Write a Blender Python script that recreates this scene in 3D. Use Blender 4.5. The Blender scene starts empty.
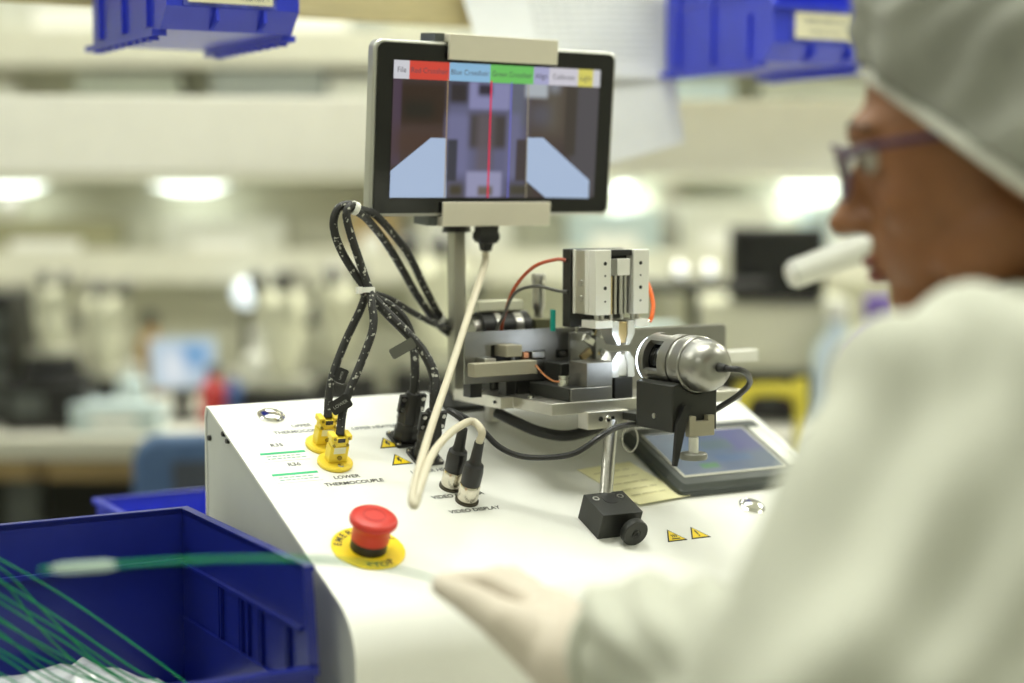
import bpy, bmesh, math, random
import numpy as np
from mathutils import Vector, Matrix, Euler
random.seed(7)
sc = bpy.context.scene
COL = sc.collection

# ------------------------------------------------------------------ camera
FPX = 1707.0
PITCH = math.atan(146 / FPX)
CAM = Vector((0, 0, 1.2))
FW = Vector((0, math.cos(PITCH), -math.sin(PITCH)))
UPV = Vector((0, math.sin(PITCH), math.cos(PITCH)))
cam_data = bpy.data.cameras.new('camera')
cam_data.sensor_width = 36.0
cam_data.lens = FPX * 36.0 / 1024.0
cam_data.clip_start = 0.02
cam_data.dof.use_dof = True
cam_data.dof.focus_distance = 1.48
cam_data.dof.aperture_fstop = 1.75
cam_data.dof.aperture_blades = 0
cam = bpy.data.objects.new('camera', cam_data)
COL.objects.link(cam)
cam.location = CAM
cam.rotation_euler = (math.pi / 2 - PITCH, 0, 0)
sc.camera = cam

# ------------------------------------------------------------------ world + exposure
w = bpy.data.worlds.new('world'); sc.world = w; w.use_nodes = True
w.node_tree.nodes['Background'].inputs[0].default_value = (0.9, 0.95, 0.85, 1)
w.node_tree.nodes['Background'].inputs[1].default_value = 0.15
sc.view_settings.view_transform = 'Standard'
sc.view_settings.look = 'None'
sc.view_settings.gamma = 1.0
sc.view_settings.use_curve_mapping = False
sc.view_settings.exposure = 0.0
LIGHT_COL = (1.0, 0.985, 0.85)
CEIL_W = 28.0     # watts of each ceiling troffer
BENCH_W = 0.8     # watts of the light bar added to brighten the console top


def at(x, y, d):
    """a point in the room d metres into the room along the lens axis"""
    return CAM + (FW + Vector((1, 0, 0)) * ((x - 512) / FPX) - UPV * ((y - 341.5) / FPX)) * d


# ------------------------------------------------------------------ frames of the place
YAW = math.radians(30); SL = math.radians(23)
U = Vector((math.cos(YAW), math.sin(YAW), 0))
DH = Vector((-math.sin(YAW), math.cos(YAW), 0))
V = DH * math.cos(SL) + Vector((0, 0, 1)) * math.sin(SL)
N = U.cross(V)
O = at(368, 549, 1.384)


def frame(o, x, y, z):
    m = Matrix.Identity(4)
    for i, a in enumerate((x, y, z)):
        for k in range(3):
            m[k][i] = a[k]
    for k in range(3):
        m[k][3] = o[k]
    return m


def slope(u=0, v=0, h=0):            # frame lying on the sloped console panel
    return frame(O + U * u + V * v + N * h, U, V, N)


def bench(u, dh, z, rz=0):           # upright frame aligned with the console
    p = O + U * u + DH * dh
    m = frame(Vector((p.x, p.y, z)), U, DH, Vector((0, 0, 1)))
    return m @ Matrix.Rotation(rz, 4, 'Z')


def up_at(p, rz=0):
    return Matrix.Translation(p) @ Matrix.Rotation(rz, 4, 'Z')


FYAW = math.radians(32)
FM = up_at(at(552, 404, 1.50), FYAW)     # fixture frame: front-left corner of the platform top
TABLE_Z = 0.76

# ------------------------------------------------------------------ materials
MATS = {}


def mat(name, col, rough=0.5, metal=0.0, var=0.06, scale=30.0, bump=0.0, bscale=None, trans=0.0, emit=None, estr=0.0, coat=0.0, alpha=1.0, stretch=None, spec=0.5, sss=0.0):
    if name in MATS:
        return MATS[name]
    m = bpy.data.materials.new(name); m.use_nodes = True
    nt = m.node_tree; b = nt.nodes['Principled BSDF']
    tc = nt.nodes.new('ShaderNodeTexCoord')
    mp = nt.nodes.new('ShaderNodeMapping')
    nt.links.new(tc.outputs['Object'], mp.inputs[0])
    if stretch:
        mp.inputs['Scale'].default_value = stretch
    nz = nt.nodes.new('ShaderNodeTexNoise'); nz.inputs['Scale'].default_value = scale; nz.inputs['Detail'].default_value = 4
    nt.links.new(mp.outputs[0], nz.inputs['Vector'])
    cr = nt.nodes.new('ShaderNodeValToRGB')
    c = Vector(col[:3])
    cr.color_ramp.elements[0].position = 0.3; cr.color_ramp.elements[1].position = 0.7
    cr.color_ramp.elements[0].color = (*(c * (1 - var)), 1)
    cr.color_ramp.elements[1].color = (*[min(1, q) for q in (c * (1 + var))], 1)
    nt.links.new(nz.outputs['Fac'], cr.inputs[0])
    nt.links.new(cr.outputs[0], b.inputs['Base Color'])
    b.inputs['Roughness'].default_value = rough
    b.inputs['Metallic'].default_value = metal
    b.inputs['Specular IOR Level'].default_value = spec
    b.inputs['Transmission Weight'].default_value = trans
    b.inputs['Coat Weight'].default_value = coat
    b.inputs['Alpha'].default_value = alpha
    if sss:
        b.inputs['Subsurface Weight'].default_value = sss
        b.inputs['Subsurface Radius'].default_value = (0.012, 0.006, 0.003)
    if emit:
        b.inputs['Emission Color'].default_value = (*emit, 1)
        b.inputs['Emission Strength'].default_value = estr
    if bump:
        bp = nt.nodes.new('ShaderNodeBump'); bp.inputs['Strength'].default_value = bump; bp.inputs['Distance'].default_value = 0.002
        nb = nt.nodes.new('ShaderNodeTexNoise'); nb.inputs['Scale'].default_value = bscale or scale * 3
        nt.links.new(mp.outputs[0], nb.inputs['Vector'])
        nt.links.new(nb.outputs['Fac'], bp.inputs['Height'])
        nt.links.new(bp.outputs[0], b.inputs['Normal'])
    MATS[name] = m
    return m


WHITE = mat('white_powder_coat', (0.82, 0.825, 0.78), 0.38, var=0.015, bump=0.05, bscale=900)
WALLW = mat('wall_paint', (0.62, 0.63, 0.52), 0.8, var=0.04, scale=4)
CEILM = mat('ceiling_tile_paint', (0.80, 0.80, 0.74), 0.9, var=0.03)
FLOORM = mat('vinyl_floor', (0.33, 0.33, 0.29), 0.35, var=0.12, scale=12)
BENCHTOP = mat('bench_laminate', (0.72, 0.71, 0.62), 0.4, var=0.03)
OAK = mat('tan_wood', (0.42, 0.30, 0.14), 0.5, var=0.2, scale=8, stretch=(1, 1, 12))
BLUEBIN = mat('shaded_blue_polypropylene', (0.007, 0.015, 0.20), 0.32, var=0.06, coat=0.15)  # navy darkened, the shade over the front bin put into its colour
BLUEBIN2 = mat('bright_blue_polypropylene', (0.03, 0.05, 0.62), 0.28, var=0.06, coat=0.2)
BLACKP = mat('black_plastic', (0.012, 0.012, 0.012), 0.4, var=0.2)
BLACKG = mat('gloss_black_bezel', (0.006, 0.006, 0.007), 0.12, var=0.1)
BLACKA = mat('black_anodised', (0.028, 0.029, 0.026), 0.42, metal=0.25, var=0.1, bump=0.05, bscale=700)
DARKG = mat('dark_grey_plastic', (0.085, 0.095, 0.09), 0.42, var=0.08)
STEEL = mat('brushed_steel', (0.56, 0.55, 0.52), 0.30, metal=1.0, var=0.06, scale=60, stretch=(1, 1, 14), bump=0.03)
ALU = mat('satin_aluminium', (0.66, 0.64, 0.58), 0.36, metal=1.0, var=0.05, scale=50, bump=0.04, bscale=600)
ALUW = mat('clear_anodised_aluminium', (0.84, 0.83, 0.77), 0.45, metal=0.35, var=0.03)
PLATE = mat('grey_steel_plate', (0.31, 0.305, 0.29), 0.34, metal=0.9, var=0.05, scale=40, bump=0.03, bscale=500)
CHROME = mat('chrome', (0.82, 0.81, 0.78), 0.10, metal=1.0, var=0.03)
TANM = mat('tan_anodised', (0.40, 0.37, 0.28), 0.5, metal=0.3, var=0.04)
RED = mat('red_plastic', (0.60, 0.035, 0.022), 0.42, var=0.04)
YELLOW = mat('yellow_plastic', (0.90, 0.68, 0.05), 0.42, var=0.05)
YELLOWL = mat('yellow_legend', (0.90, 0.66, 0.0), 0.45, var=0.02)
INK = mat('black_ink', (0.02, 0.02, 0.02), 0.6, var=0.05)
GREYINK = mat('grey_ink', (0.16, 0.17, 0.18), 0.7, var=0.1)
GREENINK = mat('green_ink', (0.03, 0.50, 0.22), 0.6, var=0.1)
PAPER = mat('white_paper', (0.93, 0.93, 0.90), 0.8, var=0.02, trans=0.0)
NOTE = mat('yellow_note_paper', (0.90, 0.86, 0.52), 0.8, var=0.03)
CREAM = mat('cream_label', (0.82, 0.78, 0.58), 0.6, var=0.03)
BEIGE = mat('beige_cable_jacket', (0.60, 0.55, 0.42), 0.45, var=0.05)
CABLE = mat('black_cable_jacket', (0.015, 0.015, 0.016), 0.42, var=0.2)
ORANGE = mat('orange_pneumatic_tube', (0.90, 0.16, 0.02), 0.35, var=0.05)
REDTUBE = mat('rust_red_tube', (0.42, 0.07, 0.02), 0.35, var=0.05)
GREYTUBE = mat('grey_tube', (0.10, 0.10, 0.09), 0.35, var=0.05)
TEAL = mat('teal_plastic', (0.0, 0.38, 0.32), 0.4, var=0.1)
COPPER = mat('copper', (0.75, 0.33, 0.16), 0.3, metal=1.0, var=0.1)
BRASS = mat('brass_tip', (0.62, 0.48, 0.25), 0.3, metal=1.0, var=0.1)
GLASS = mat('clear_glass', (0.95, 0.97, 1.0), 0.03, trans=1.0, var=0.0)
GREENW = mat('green_tubing', (0.0, 0.24, 0.075), 0.35, var=0.1)
TIEW = mat('white_nylon_tie', (0.82, 0.82, 0.76), 0.45, var=0.03)
PLASTICBAG = mat('clear_plastic_bag', (0.62, 0.66, 0.68), 0.2, var=0.2, scale=60, bump=0.8, bscale=60, alpha=0.75)
SKIN = mat('brown_skin', (0.25, 0.10, 0.036), 0.5, var=0.10, scale=35, sss=0.15, bump=0.05, bscale=400)
LIPS = mat('lip_skin', (0.20, 0.055, 0.04), 0.45, var=0.1)
HAIR = mat('dark_hair', (0.012, 0.008, 0.006), 0.45, var=0.4, scale=90, stretch=(1, 1, 6))
COAT = mat('white_lab_coat', (0.58, 0.59, 0.51), 0.85, var=0.03, scale=8, bump=0.25, bscale=900)
GLOVE = mat('nitrile_cream_glove', (0.64, 0.57, 0.48), 0.55, var=0.05, scale=20, bump=0.1)
TROUSER = mat('navy_trousers', (0.03, 0.035, 0.06), 0.8, var=0.15)
GLASSESM = mat('purple_frame', (0.05, 0.015, 0.06), 0.3, var=0.1)
MICW = mat('cream_instrument_paint', (0.62, 0.62, 0.48), 0.4, var=0.05)
BLUEFAB = mat('blue_upholstery', (0.07, 0.13, 0.26), 0.75, var=0.15, scale=60, bump=0.2)
PURPLE = mat('purple_plastic', (0.17, 0.08, 0.55), 0.35, var=0.1)
CARD = mat('tan_cardboard', (0.42, 0.31, 0.15), 0.8, var=0.12, scale=9)
GREYPAN = mat('grey_panel', (0.34, 0.37, 0.35), 0.5, var=0.07)
PALEB = mat('pale_blue_box', (0.50, 0.60, 0.62), 0.6, var=0.08)
LAMPGLOW = mat('lamp_diffuser', (0.95, 0.97, 0.92), 0.5, var=0.0, emit=(0.90, 1.0, 0.98), estr=3.0)
RINGGLOW = mat('ring_light_glow', (0.9, 0.95, 1.0), 0.4, var=0.0, emit=(0.80, 0.90, 1.0), estr=6.0)

# braided cable: black with light flecks
BRAID = mat('braided_cable_sleeve', (0.018, 0.018, 0.017), 0.55, var=0.3, scale=300)
nt = BRAID.node_tree
vo = nt.nodes.new('ShaderNodeTexNoise'); vo.inputs['Scale'].default_value = 260; vo.inputs['Detail'].default_value = 1
tc = nt.nodes.new('ShaderNodeTexCoord'); nt.links.new(tc.outputs['Object'], vo.inputs['Vector'])
rp = nt.nodes.new('ShaderNodeValToRGB')
rp.color_ramp.elements[0].position = 0.63; rp.color_ramp.elements[0].color = (0.016, 0.016, 0.015, 1)
rp.color_ramp.elements[1].position = 0.68; rp.color_ramp.elements[1].color = (0.42, 0.42, 0.36, 1)
nt.links.new(vo.outputs['Fac'], rp.inputs[0]); nt.links.new(rp.outputs[0], nt.nodes['Principled BSDF'].inputs['Base Color'])

# bouffant cap: thin non-woven cloth, mottled by the hair under it
CAPM = mat('nonwoven_cap', (0.31, 0.315, 0.28), 0.9, var=0.22, scale=16, bump=0.6, bscale=60)

# ------------------------------------------------------------------ mesh builder
TM = {}      # world matrix of every top-level thing


def catmull(pts, n=10, closed=False):
    P = [Vector(p) for p in pts]; out = []
    L = len(P)
    for i in range(L if closed else L - 1):
        if closed:
            p0, p1, p2, p3 = P[i - 1], P[i], P[(i + 1) % L], P[(i + 2) % L]
        else:
            p1, p2 = P[i], P[i + 1]
            p0 = P[i - 1] if i > 0 else p1 * 2 - p2
            p3 = P[i + 2] if i + 2 < L else p2 * 2 - p1
        for k in range(n):
            t = k / n
            out.append(0.5 * ((2 * p1) + (p2 - p0) * t + (2 * p0 - 5 * p1 + 4 * p2 - p3) * t * t + (3 * p1 - p0 - 3 * p2 + p3) * t ** 3))
    if not closed:
        out.append(P[-1])
    return out


class MB:
    def __init__(s):
        s.v = []; s.f = []

    def add(s, verts, faces, M=None):
        o = len(s.v)
        for q in verts:
            q = Vector(q)
            s.v.append(M @ q if M is not None else q)
        s.f += [tuple(i + o for i in f) for f in faces]
        return s

    def box(s, lo, hi, M=None):
        x0, y0, z0 = lo; x1, y1, z1 = hi
        vs = [(x0, y0, z0), (x1, y0, z0), (x1, y1, z0), (x0, y1, z0), (x0, y0, z1), (x1, y0, z1), (x1, y1, z1), (x0, y1, z1)]
        return s.add(vs, [(3, 2, 1, 0), (4, 5, 6, 7), (0, 1, 5, 4), (1, 2, 6, 5), (2, 3, 7, 6), (3, 0, 4, 7)], M)

    def prism(s, poly, z0, z1, M=None):
        n = len(poly)
        vs = [(p[0], p[1], z0) for p in poly] + [(p[0], p[1], z1) for p in poly]
        fs = [tuple(range(n - 1, -1, -1)), tuple(range(n, 2 * n))] + [(i, (i + 1) % n, n + (i + 1) % n, n + i) for i in range(n)]
        return s.add(vs, fs, M)

    def lathe(s, prof, M=None, seg=32, cap=True):
        """prof: list of (radius, z)"""
        vs = []; fs = []
        for r, z in prof:
            for k in range(seg):
                a = 2 * math.pi * k / seg
                vs.append((r * math.cos(a), r * math.sin(a), z))
        for j in range(len(prof) - 1):
            for k in range(seg):
                k2 = (k + 1) % seg
                fs.append((j * seg + k, j * seg + k2, (j + 1) * seg + k2, (j + 1) * seg + k))
        if cap:
            if prof[0][0] > 1e-6: fs.append(tuple(range(seg - 1, -1, -1)))
            if prof[-1][0] > 1e-6: fs.append(tuple((len(prof) - 1) * seg + k for k in range(seg)))
        return s.add(vs, fs, M)

    def ring(s, ro, ri, z0, z1, M=None, seg=32):
        return s.lathe([(ri, z0), (ro, z0), (ro, z1), (ri, z1), (ri, z0)], M, seg, cap=False)

    def cyl(s, p0, p1, r0, r1=None, seg=20):
        r1 = r0 if r1 is None else r1
        p0 = Vector(p0); p1 = Vector(p1); d = p1 - p0
        q = d.to_track_quat('Z', 'Y').to_matrix().to_4x4()
        return s.lathe([(r0, 0), (r1, d.length)], Matrix.Translation(p0) @ q, seg)

    def tube(s, pts, r, seg=10, closed=False):
        pts = [Vector(p) for p in pts]; n = len(pts)
        rr = r if isinstance(r, (list, tuple)) else [r] * n
        up = None; vs = []; fs = []
        for i, p in enumerate(pts):
            if closed: t = pts[(i + 1) % n] - pts[i - 1]
            else: t = pts[min(i + 1, n - 1)] - pts[max(i - 1, 0)]
            if t.length < 1e-9: t = Vector((0, 0, 1))
            t.normalize()
            if up is None:
                up = Vector((0, 0, 1)) if abs(t.z) < 0.9 else Vector((1, 0, 0))
            a = up - t * up.dot(t)
            a.normalize(); up = a; b = t.cross(a)
            for k in range(seg):
                an = 2 * math.pi * k / seg
                vs.append(p + (a * math.cos(an) + b * math.sin(an)) * rr[i])
        for i in range(n if closed else n - 1):
            for k in range(seg):
                k2 = (k + 1) % seg; j = (i + 1) % n
                fs.append((i * seg + k, i * seg + k2, j * seg + k2, j * seg + k))
        if not closed:
            fs.append(tuple(range(seg - 1, -1, -1))); fs.append(tuple((n - 1) * seg + k for k in range(seg)))
        return s.add(vs, fs)

    def ell(s, c, r, M=None, su=20, sv=12):
        vs = [(c[0], c[1], c[2] - r[2])]; fs = []
        for j in range(1, sv):
            t = math.pi * j / sv - math.pi / 2
            for k in range(su):
                a = 2 * math.pi * k / su
                vs.append((c[0] + r[0] * math.cos(t) * math.cos(a), c[1] + r[1] * math.cos(t) * math.sin(a), c[2] + r[2] * math.sin(t)))
        vs.append((c[0], c[1], c[2] + r[2])); last = len(vs) - 1
        for k in range(su):
            k2 = (k + 1) % su
            fs.append((0, 1 + k2, 1 + k)); fs.append((last, last - su + k, last - su + k2))
            for j in range(sv - 2):
                fs.append((1 + j * su + k, 1 + j * su + k2, 1 + (j + 1) * su + k2, 1 + (j + 1) * su + k))
        return s.add(vs, fs, M)

    def cap(s, p0, p1, r0, r1):
        """tapered capsule"""
        p0 = Vector(p0); p1 = Vector(p1); d = p1 - p0; L = d.length
        prof = []
        for i in range(7):
            a = -math.pi / 2 + math.pi / 2 * i / 6
            prof.append((max(r0 * math.cos(a), 1e-7), r0 * math.sin(a)))
        for i in range(7):
            a = math.pi / 2 * i / 6
            prof.append((max(r1 * math.cos(a), 1e-7), L + r1 * math.sin(a)))
        return s.lathe(prof, Matrix.Translation(p0) @ d.to_track_quat('Z', 'Y').to_matrix().to_4x4(), 16)

    def mesh(s, name, m, ang=35):
        me = bpy.data.meshes.new(name)
        me.from_pydata([tuple(q) for q in s.v], [], s.f)
        bm = bmesh.new(); bm.from_mesh(me); bmesh.ops.recalc_face_normals(bm, faces=bm.faces); bm.to_mesh(me); bm.free()
        for p in me.polygons: p.use_smooth = True
        try: me.set_sharp_from_angle(angle=math.radians(ang))
        except Exception: pass
        if m: me.materials.append(m)
        return me

    def build(s, name, m, parent=None, bevel=0.0, world=False, ang=35, M=None, loc=None):
        """link as ONE mesh object; world=True: points given in world space, moved into the parent's space"""
        if parent is not None and world:
            inv = TM[parent.name].inverted()
            s.v = [inv @ q for q in s.v]
        if parent is None and M is None:            # origin at the lowest centre
            xs = [q.x for q in s.v]; ys = [q.y for q in s.v]; zs = [q.z for q in s.v]
            b = Vector(((min(xs) + max(xs)) / 2, (min(ys) + max(ys)) / 2, min(zs)))
            s.v = [q - b for q in s.v]; M = Matrix.Translation(b)
        o = bpy.data.objects.new(name, s.mesh(name, m, ang)); COL.objects.link(o)
        if parent is not None:
            o.parent = parent
            TM[o.name] = TM.get(parent.name, Matrix.Identity(4))
        else:
            o.matrix_basis = M; TM[o.name] = M
        if bevel:
            md = o.modifiers.new('bevel', 'BEVEL'); md.width = bevel; md.segments = 2; md.limit_method = 'ANGLE'; md.angle_limit = math.radians(40)
        return o


def tag(o, label=None, cat=None, group=None, kind=None):
    if label: o['label'] = label
    if cat: o['category'] = cat
    if group: o['group'] = group
    if kind: o['kind'] = kind
    return o


def thing(name, M, label, cat, group=None):
    o = bpy.data.objects.new(name, None); COL.objects.link(o)
    o.empty_display_size = 0.05
    o.matrix_basis = M; TM[o.name] = M.copy()
    return tag(o, label, cat, group)


def copy_tree(o, parent=None, M=None):
    c = o.copy(); COL.objects.link(c)
    c.parent = parent
    if M is not None:
        c.matrix_basis = M; TM[c.name] = M.copy()
    for ch in [q for q in bpy.data.objects if q.parent == o]:
        copy_tree(ch, c)
    return c


def text_mb(body, size, M, align='CENTER', bold=0.0):
    cu = bpy.data.curves.new('lettering', 'FONT'); cu.body = body; cu.size = size; cu.align_x = align; cu.align_y = 'CENTER'
    cu.offset = bold; cu.resolution_u = 3
    ob = bpy.data.objects.new('lettering', cu); COL.objects.link(ob)
    dg = bpy.context.evaluated_depsgraph_get()
    me = bpy.data.meshes.new_from_object(ob.evaluated_get(dg))
    mb = MB(); mb.add([v.co.copy() for v in me.vertices], [tuple(p.vertices) for p in me.polygons], M)
    bpy.data.objects.remove(ob); bpy.data.curves.remove(cu); bpy.data.meshes.remove(me)
    return mb


def rrect(x0, y0, x1, y1, r, n=5):
    pts = []
    for cx, cy, a0 in ((x1 - r, y0 + r, -90), (x1 - r, y1 - r, 0), (x0 + r, y1 - r, 90), (x0 + r, y0 + r, 180)):
        for k in range(n + 1):
            a = math.radians(a0 + 90 * k / n)
            pts.append((cx + r * math.cos(a), cy + r * math.sin(a)))
    return pts


def T(x, y, z): return Matrix.Translation((x, y, z))
def R(a, ax): return Matrix.Rotation(math.radians(a), 4, ax)


def remesh(mb, voxel, smooth=6, disp=None):
    """weld overlapping closed shapes into one continuous skin; returns a new MB"""
    me = mb.mesh('tmp', None)
    ob = bpy.data.objects.new('tmp', me); COL.objects.link(ob)
    md = ob.modifiers.new('r', 'REMESH'); md.mode = 'VOXEL'; md.voxel_size = voxel
    if smooth:
        ms = ob.modifiers.new('s', 'SMOOTH'); ms.iterations = smooth; ms.factor = 0.5
    dg = bpy.context.evaluated_depsgraph_get()
    m2 = bpy.data.meshes.new_from_object(ob.evaluated_get(dg))
    out = MB()
    nv = len(m2.vertices)
    co = np.empty(nv * 3); m2.vertices.foreach_get('co', co); co = co.reshape(-1, 3)
    if disp:
        no = np.array([v.normal[:] for v in m2.vertices])
        co = co + no * disp(co)[:, None]
    out.v = [Vector(c) for c in co]; out.f = [tuple(p.vertices) for p in m2.polygons]
    bpy.data.objects.remove(ob); bpy.data.meshes.remove(m2); bpy.data.meshes.remove(me)
    return out


def struct(name, mb, m, **k):
    o = mb.build(name, m, None, M=Matrix.Identity(4), **k)
    o['kind'] = 'structure'
    return o


# ================================================================== SETTING
XW, YB, YF, HC = 4.2, 5.4, -2.6, 2.9
struct('floor', MB().box((-XW, YF, -0.05), (XW, YB, 0)), FLOORM)
ceil = struct('ceiling', MB().box((-XW, YF, HC), (XW, YB, HC + 0.05)), CEILM)
struct('wall_back', MB().box((-XW, YB, 0), (XW, YB + 0.1, HC)), WALLW)
struct('wall_left', MB().box((-XW - 0.1, YF, 0), (-XW, YB, HC)), WALLW)
struct('wall_right', MB().box((XW, YF, 0), (XW + 0.1, YB, HC)), WALLW)
struct('wall_front', MB().box((-XW, YF - 0.1, 0), (XW, YF, HC)), WALLW)
struct('baseboard_back', MB().box((-XW, YB - 0.015, 0), (XW, YB, 0.1)), DARKG)

# ceiling troffers (a real lamp in each)
cl_names = {(-1.6, -1.2): 'left of and behind the camera', (1.6, -1.2): 'right of and behind the camera',
            (-2.4, 1.5): 'left of the white console', (0.0, 1.3): 'straight above the white console', (2.4, 1.5): 'right of the seated person',
            (-2.4, 3.6): 'above the left end of the far bench', (0.0, 3.6): 'above the middle of the far bench', (2.4, 3.6): 'above the right end of the far bench'}
for (x, y), where in cl_names.items():
    t = thing('ceiling_light', T(x, y, HC), 'white recessed ceiling light panel ' + where, 'ceiling light', 'ceiling light panels')
    fr = MB()
    for a in ((-.62, -.32, .62, -.29), (-.62, .29, .62, .32), (-.62, -.29, -.59, .29), (.59, -.29, .62, .29)):
        fr.box((a[0], a[1], -.03), (a[2], a[3], 0))
    fr.build('frame', WHITE, t)
    MB().box((-.59, -.29, -.02), (.59, .29, -.004)).build('diffuser', LAMPGLOW, t)
    ld = bpy.data.lights.new('troffer_lamp', 'AREA'); ld.shape = 'RECTANGLE'; ld.size = 1.15; ld.size_y = 0.55
    ld.energy = CEIL_W * (.45 if y < 0 else (.4 if x < 0 else 2.2 if x == 0 else 2.6) if y > 3 else .9); ld.color = LIGHT_COL
    lo = bpy.data.objects.new('lamp', ld); COL.objects.link(lo); lo.parent = t; lo.location = (0, 0, -.04)

# ================================================================== WORK TABLE with bin rack
t = thing('work_table', bench(0.35, 0.15, 0), 'white laminate work table carrying the console and the blue bins', 'table')
TW0, TW1, TD0, TD1 = -1.05, 1.25, -0.44, 0.52
MB().box((TW0, TD0, TABLE_Z - .035), (TW1, TD1, TABLE_Z)).build('table_top', BENCHTOP, t, bevel=.003)
for x in (TW0 + .05, TW1 - .05):
    for y in (TD0 + .05, TD1 - .05):
        MB().box((x - .025, y - .025, 0), (x + .025, y + .025, TABLE_Z - .035)).build('leg', ALU, t, bevel=.002)
MB().box((TW0 + .075, TD1 - .065, .55), (TW1 - .075, TD1 - .035, TABLE_Z - .036)).build('rear_rail', ALU, t)

# ---- rack above the table
t = thing('bin_rack', bench(0, 0, TABLE_Z), 'tall aluminium bench rack holding up the hanging blue bins', 'rack')
for x in (-.62, 1.52):
    MB().box((x - .02, .60, 0), (x + .02, .64, .95)).build('upright', ALU, t, bevel=.002)
rail_z = 1.355 + .115 - TABLE_Z
MB().box((-.62, .552, rail_z - .012), (1.52, .565, rail_z + .03)).build('bin_rail', ALUW, t)
for x in (-.62, 1.52):
    MB().box((x - .03, .545, rail_z - .03), (x + .03, .68, rail_z - .0125)).build('bracket', ALU, t)
MB().box((-.64, .50, .95), (1.54, .66, .975)).build('top_shelf', BENCHTOP, t)
# light bar added out of view under the rack shelf to overexpose the console
t = thing('added_bench_light', bench(0.25, 0.30, TABLE_Z + .95), 'unseen white light bar added under the rack shelf to brighten the console', 'light')
MB().box((-.58, -.06, .0255), (.58, .30, .0395)).build('arm_plate', WHITE, t)
MB().box((-.60, -.10, -.025), (.60, .06, .0255)).build('housing', WHITE, t, bevel=.003)
MB().box((-.58, -.085, -.030), (.58, .045, -.0255)).build('diffuser', LAMPGLOW, t)
ld = bpy.data.lights.new('added_bench_lamp', 'AREA'); ld.shape = 'RECTANGLE'; ld.size = 1.15; ld.size_y = .12; ld.energy = BENCH_W; ld.color = (1, .98, .86)
lo = bpy.data.objects.new('lamp', ld); COL.objects.link(lo); lo.parent = t; lo.location = (0, -.02, -.032)


# ================================================================== BLUE BINS
def make_bin(name, M, W, L, H, lip, m, label, cutlen=.35, group=None, chamfer=.018, runners=True, labelcard=None, ribs=True, thick=.0028):
    t = thing(name, M, label, 'bin', group)
    th = thick; c = chamfer
    side = [(c, 0), (L, 0), (L, H), (L * cutlen, H), (0.0, lip), (0, c)]
    for x in (0, W - th):
        MB().prism(side, 0, th, T(x, 0, 0) @ Matrix(((0, 0, 1, 0), (1, 0, 0, 0), (0, 1, 0, 0), (0, 0, 0, 1)))).build('side_wall', m, t)
    MB().box((th, L - th, 0), (W - th, L, H)).build('back_wall', m, t)
    MB().box((th, c, 0), (W - th, L - th, th)).build('bottom', m, t)
    fr = [(0, c), (0, lip), (th, lip), (th, c + .001), (c + th, th), (c, 0)]
    MB().prism(fr, th, W - th, Matrix(((0, 0, 1, 0), (1, 0, 0, 0), (0, 1, 0, 0), (0, 0, 0, 1)))).build('front_wall', m, t)
    # rolled rim around the top
    pts = [(-.002, L * cutlen, H), (-.002, L + .002, H), (W + .002, L + .002, H), (W + .002, L * cutlen, H)]
    rim = MB()
    rim.box((-.004, L * cutlen, H - .004), (th, L + .004, H + .001)); rim.box((W - th, L * cutlen, H - .004), (W + .004, L + .004, H + .001))
    rim.box((th, L - th, H - .004), (W - th, L + .004, H + .001))
    rim.box((-.001, -.005, lip - .004), (W + .001, th + .001, lip + .002))
    for x in (-.002, W - th - .002):
        d = Vector((0, L * cutlen, H)) - Vector((0, 0, lip))
        rim.add([(x, 0, lip - .003), (x + th + .004, 0, lip - .003), (x + th + .004, L * cutlen, H - .003), (x, L * cutlen, H - .003),
                 (x, -.002, lip + .002), (x + th + .004, -.002, lip + .002), (x + th + .004, L * cutlen, H + .001), (x, L * cutlen, H + .001)],
                [(3, 2, 1, 0), (4, 5, 6, 7), (0, 1, 5, 4), (1, 2, 6, 5), (2, 3, 7, 6), (3, 0, 4, 7)])
    rim.build('rim', m, t)
    if runners:
        for x in (-.006, W - .008):
            MB().box((x, c + .004, -.006), (x + .014, L + .01, 0.0)).build('runner', m, t)
            teeth = MB()
            for k in range(9):
                teeth.box((x + .002, c + .02 + k * (L - .04) / 9, -.009), (x + .012, c + .02 + k * (L - .04) / 9 + .008, -.006))
            teeth.build('runner_teeth', m, t)
    if ribs:
        for s in (0, 1):
            for yy in (L * .22, L * .55, L * .88):
                hh = H * .95 if yy > L * cutlen else lip
                x0 = -.004 if s == 0 else W
                MB().box((x0, yy - .005, .004), (x0 + .004, yy + .005, hh - .006)).build('rib', m, t)
            x0 = -.003 if s == 0 else W
            MB().box((x0, L * .25, H * .60), (x0 + .003, L * .86, H * .63)).build('rib', m, t)
    for xx in (W * .36, W * .72):
        MB().add([(xx, c * .9, .001), (xx + .003, c * .9, .001), (xx + .003, -.001, c), (xx, -.001, c), (xx, -.003, c * .4), (xx + .003, -.003, c * .4)],
                 [(0, 3, 4), (1, 5, 2), (0, 1, 2, 3), (3, 2, 5, 4), (0, 4, 5, 1)]).build('gusset', m, t)
    if labelcard:
        x0, x1, z0, z1, lines = labelcard
        MB().box((x0 - .004, -.0022, z0 - .003), (x1 + .004, -.0004, z1 + .003)).build('label_pocket', GLASSY, t)
        cd = MB().box((x0, -.0030, z0), (x1, -.0024, z1)).build('label_card', CREAM, t)
        MM = Matrix(((1, 0, 0, 0), (0, 0, -1, 0), (0, 1, 0, 0), (0, 0, 0, 1)))
        for i, (tx, sz, fx, fz, al) in enumerate(lines):
            text_mb(tx, sz, T(x0 + (x1 - x0) * fx, -.0032, z0 + (z1 - z0) * fz) @ MM, al).build('lettering', GREYINK, cd)
    return t


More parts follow.
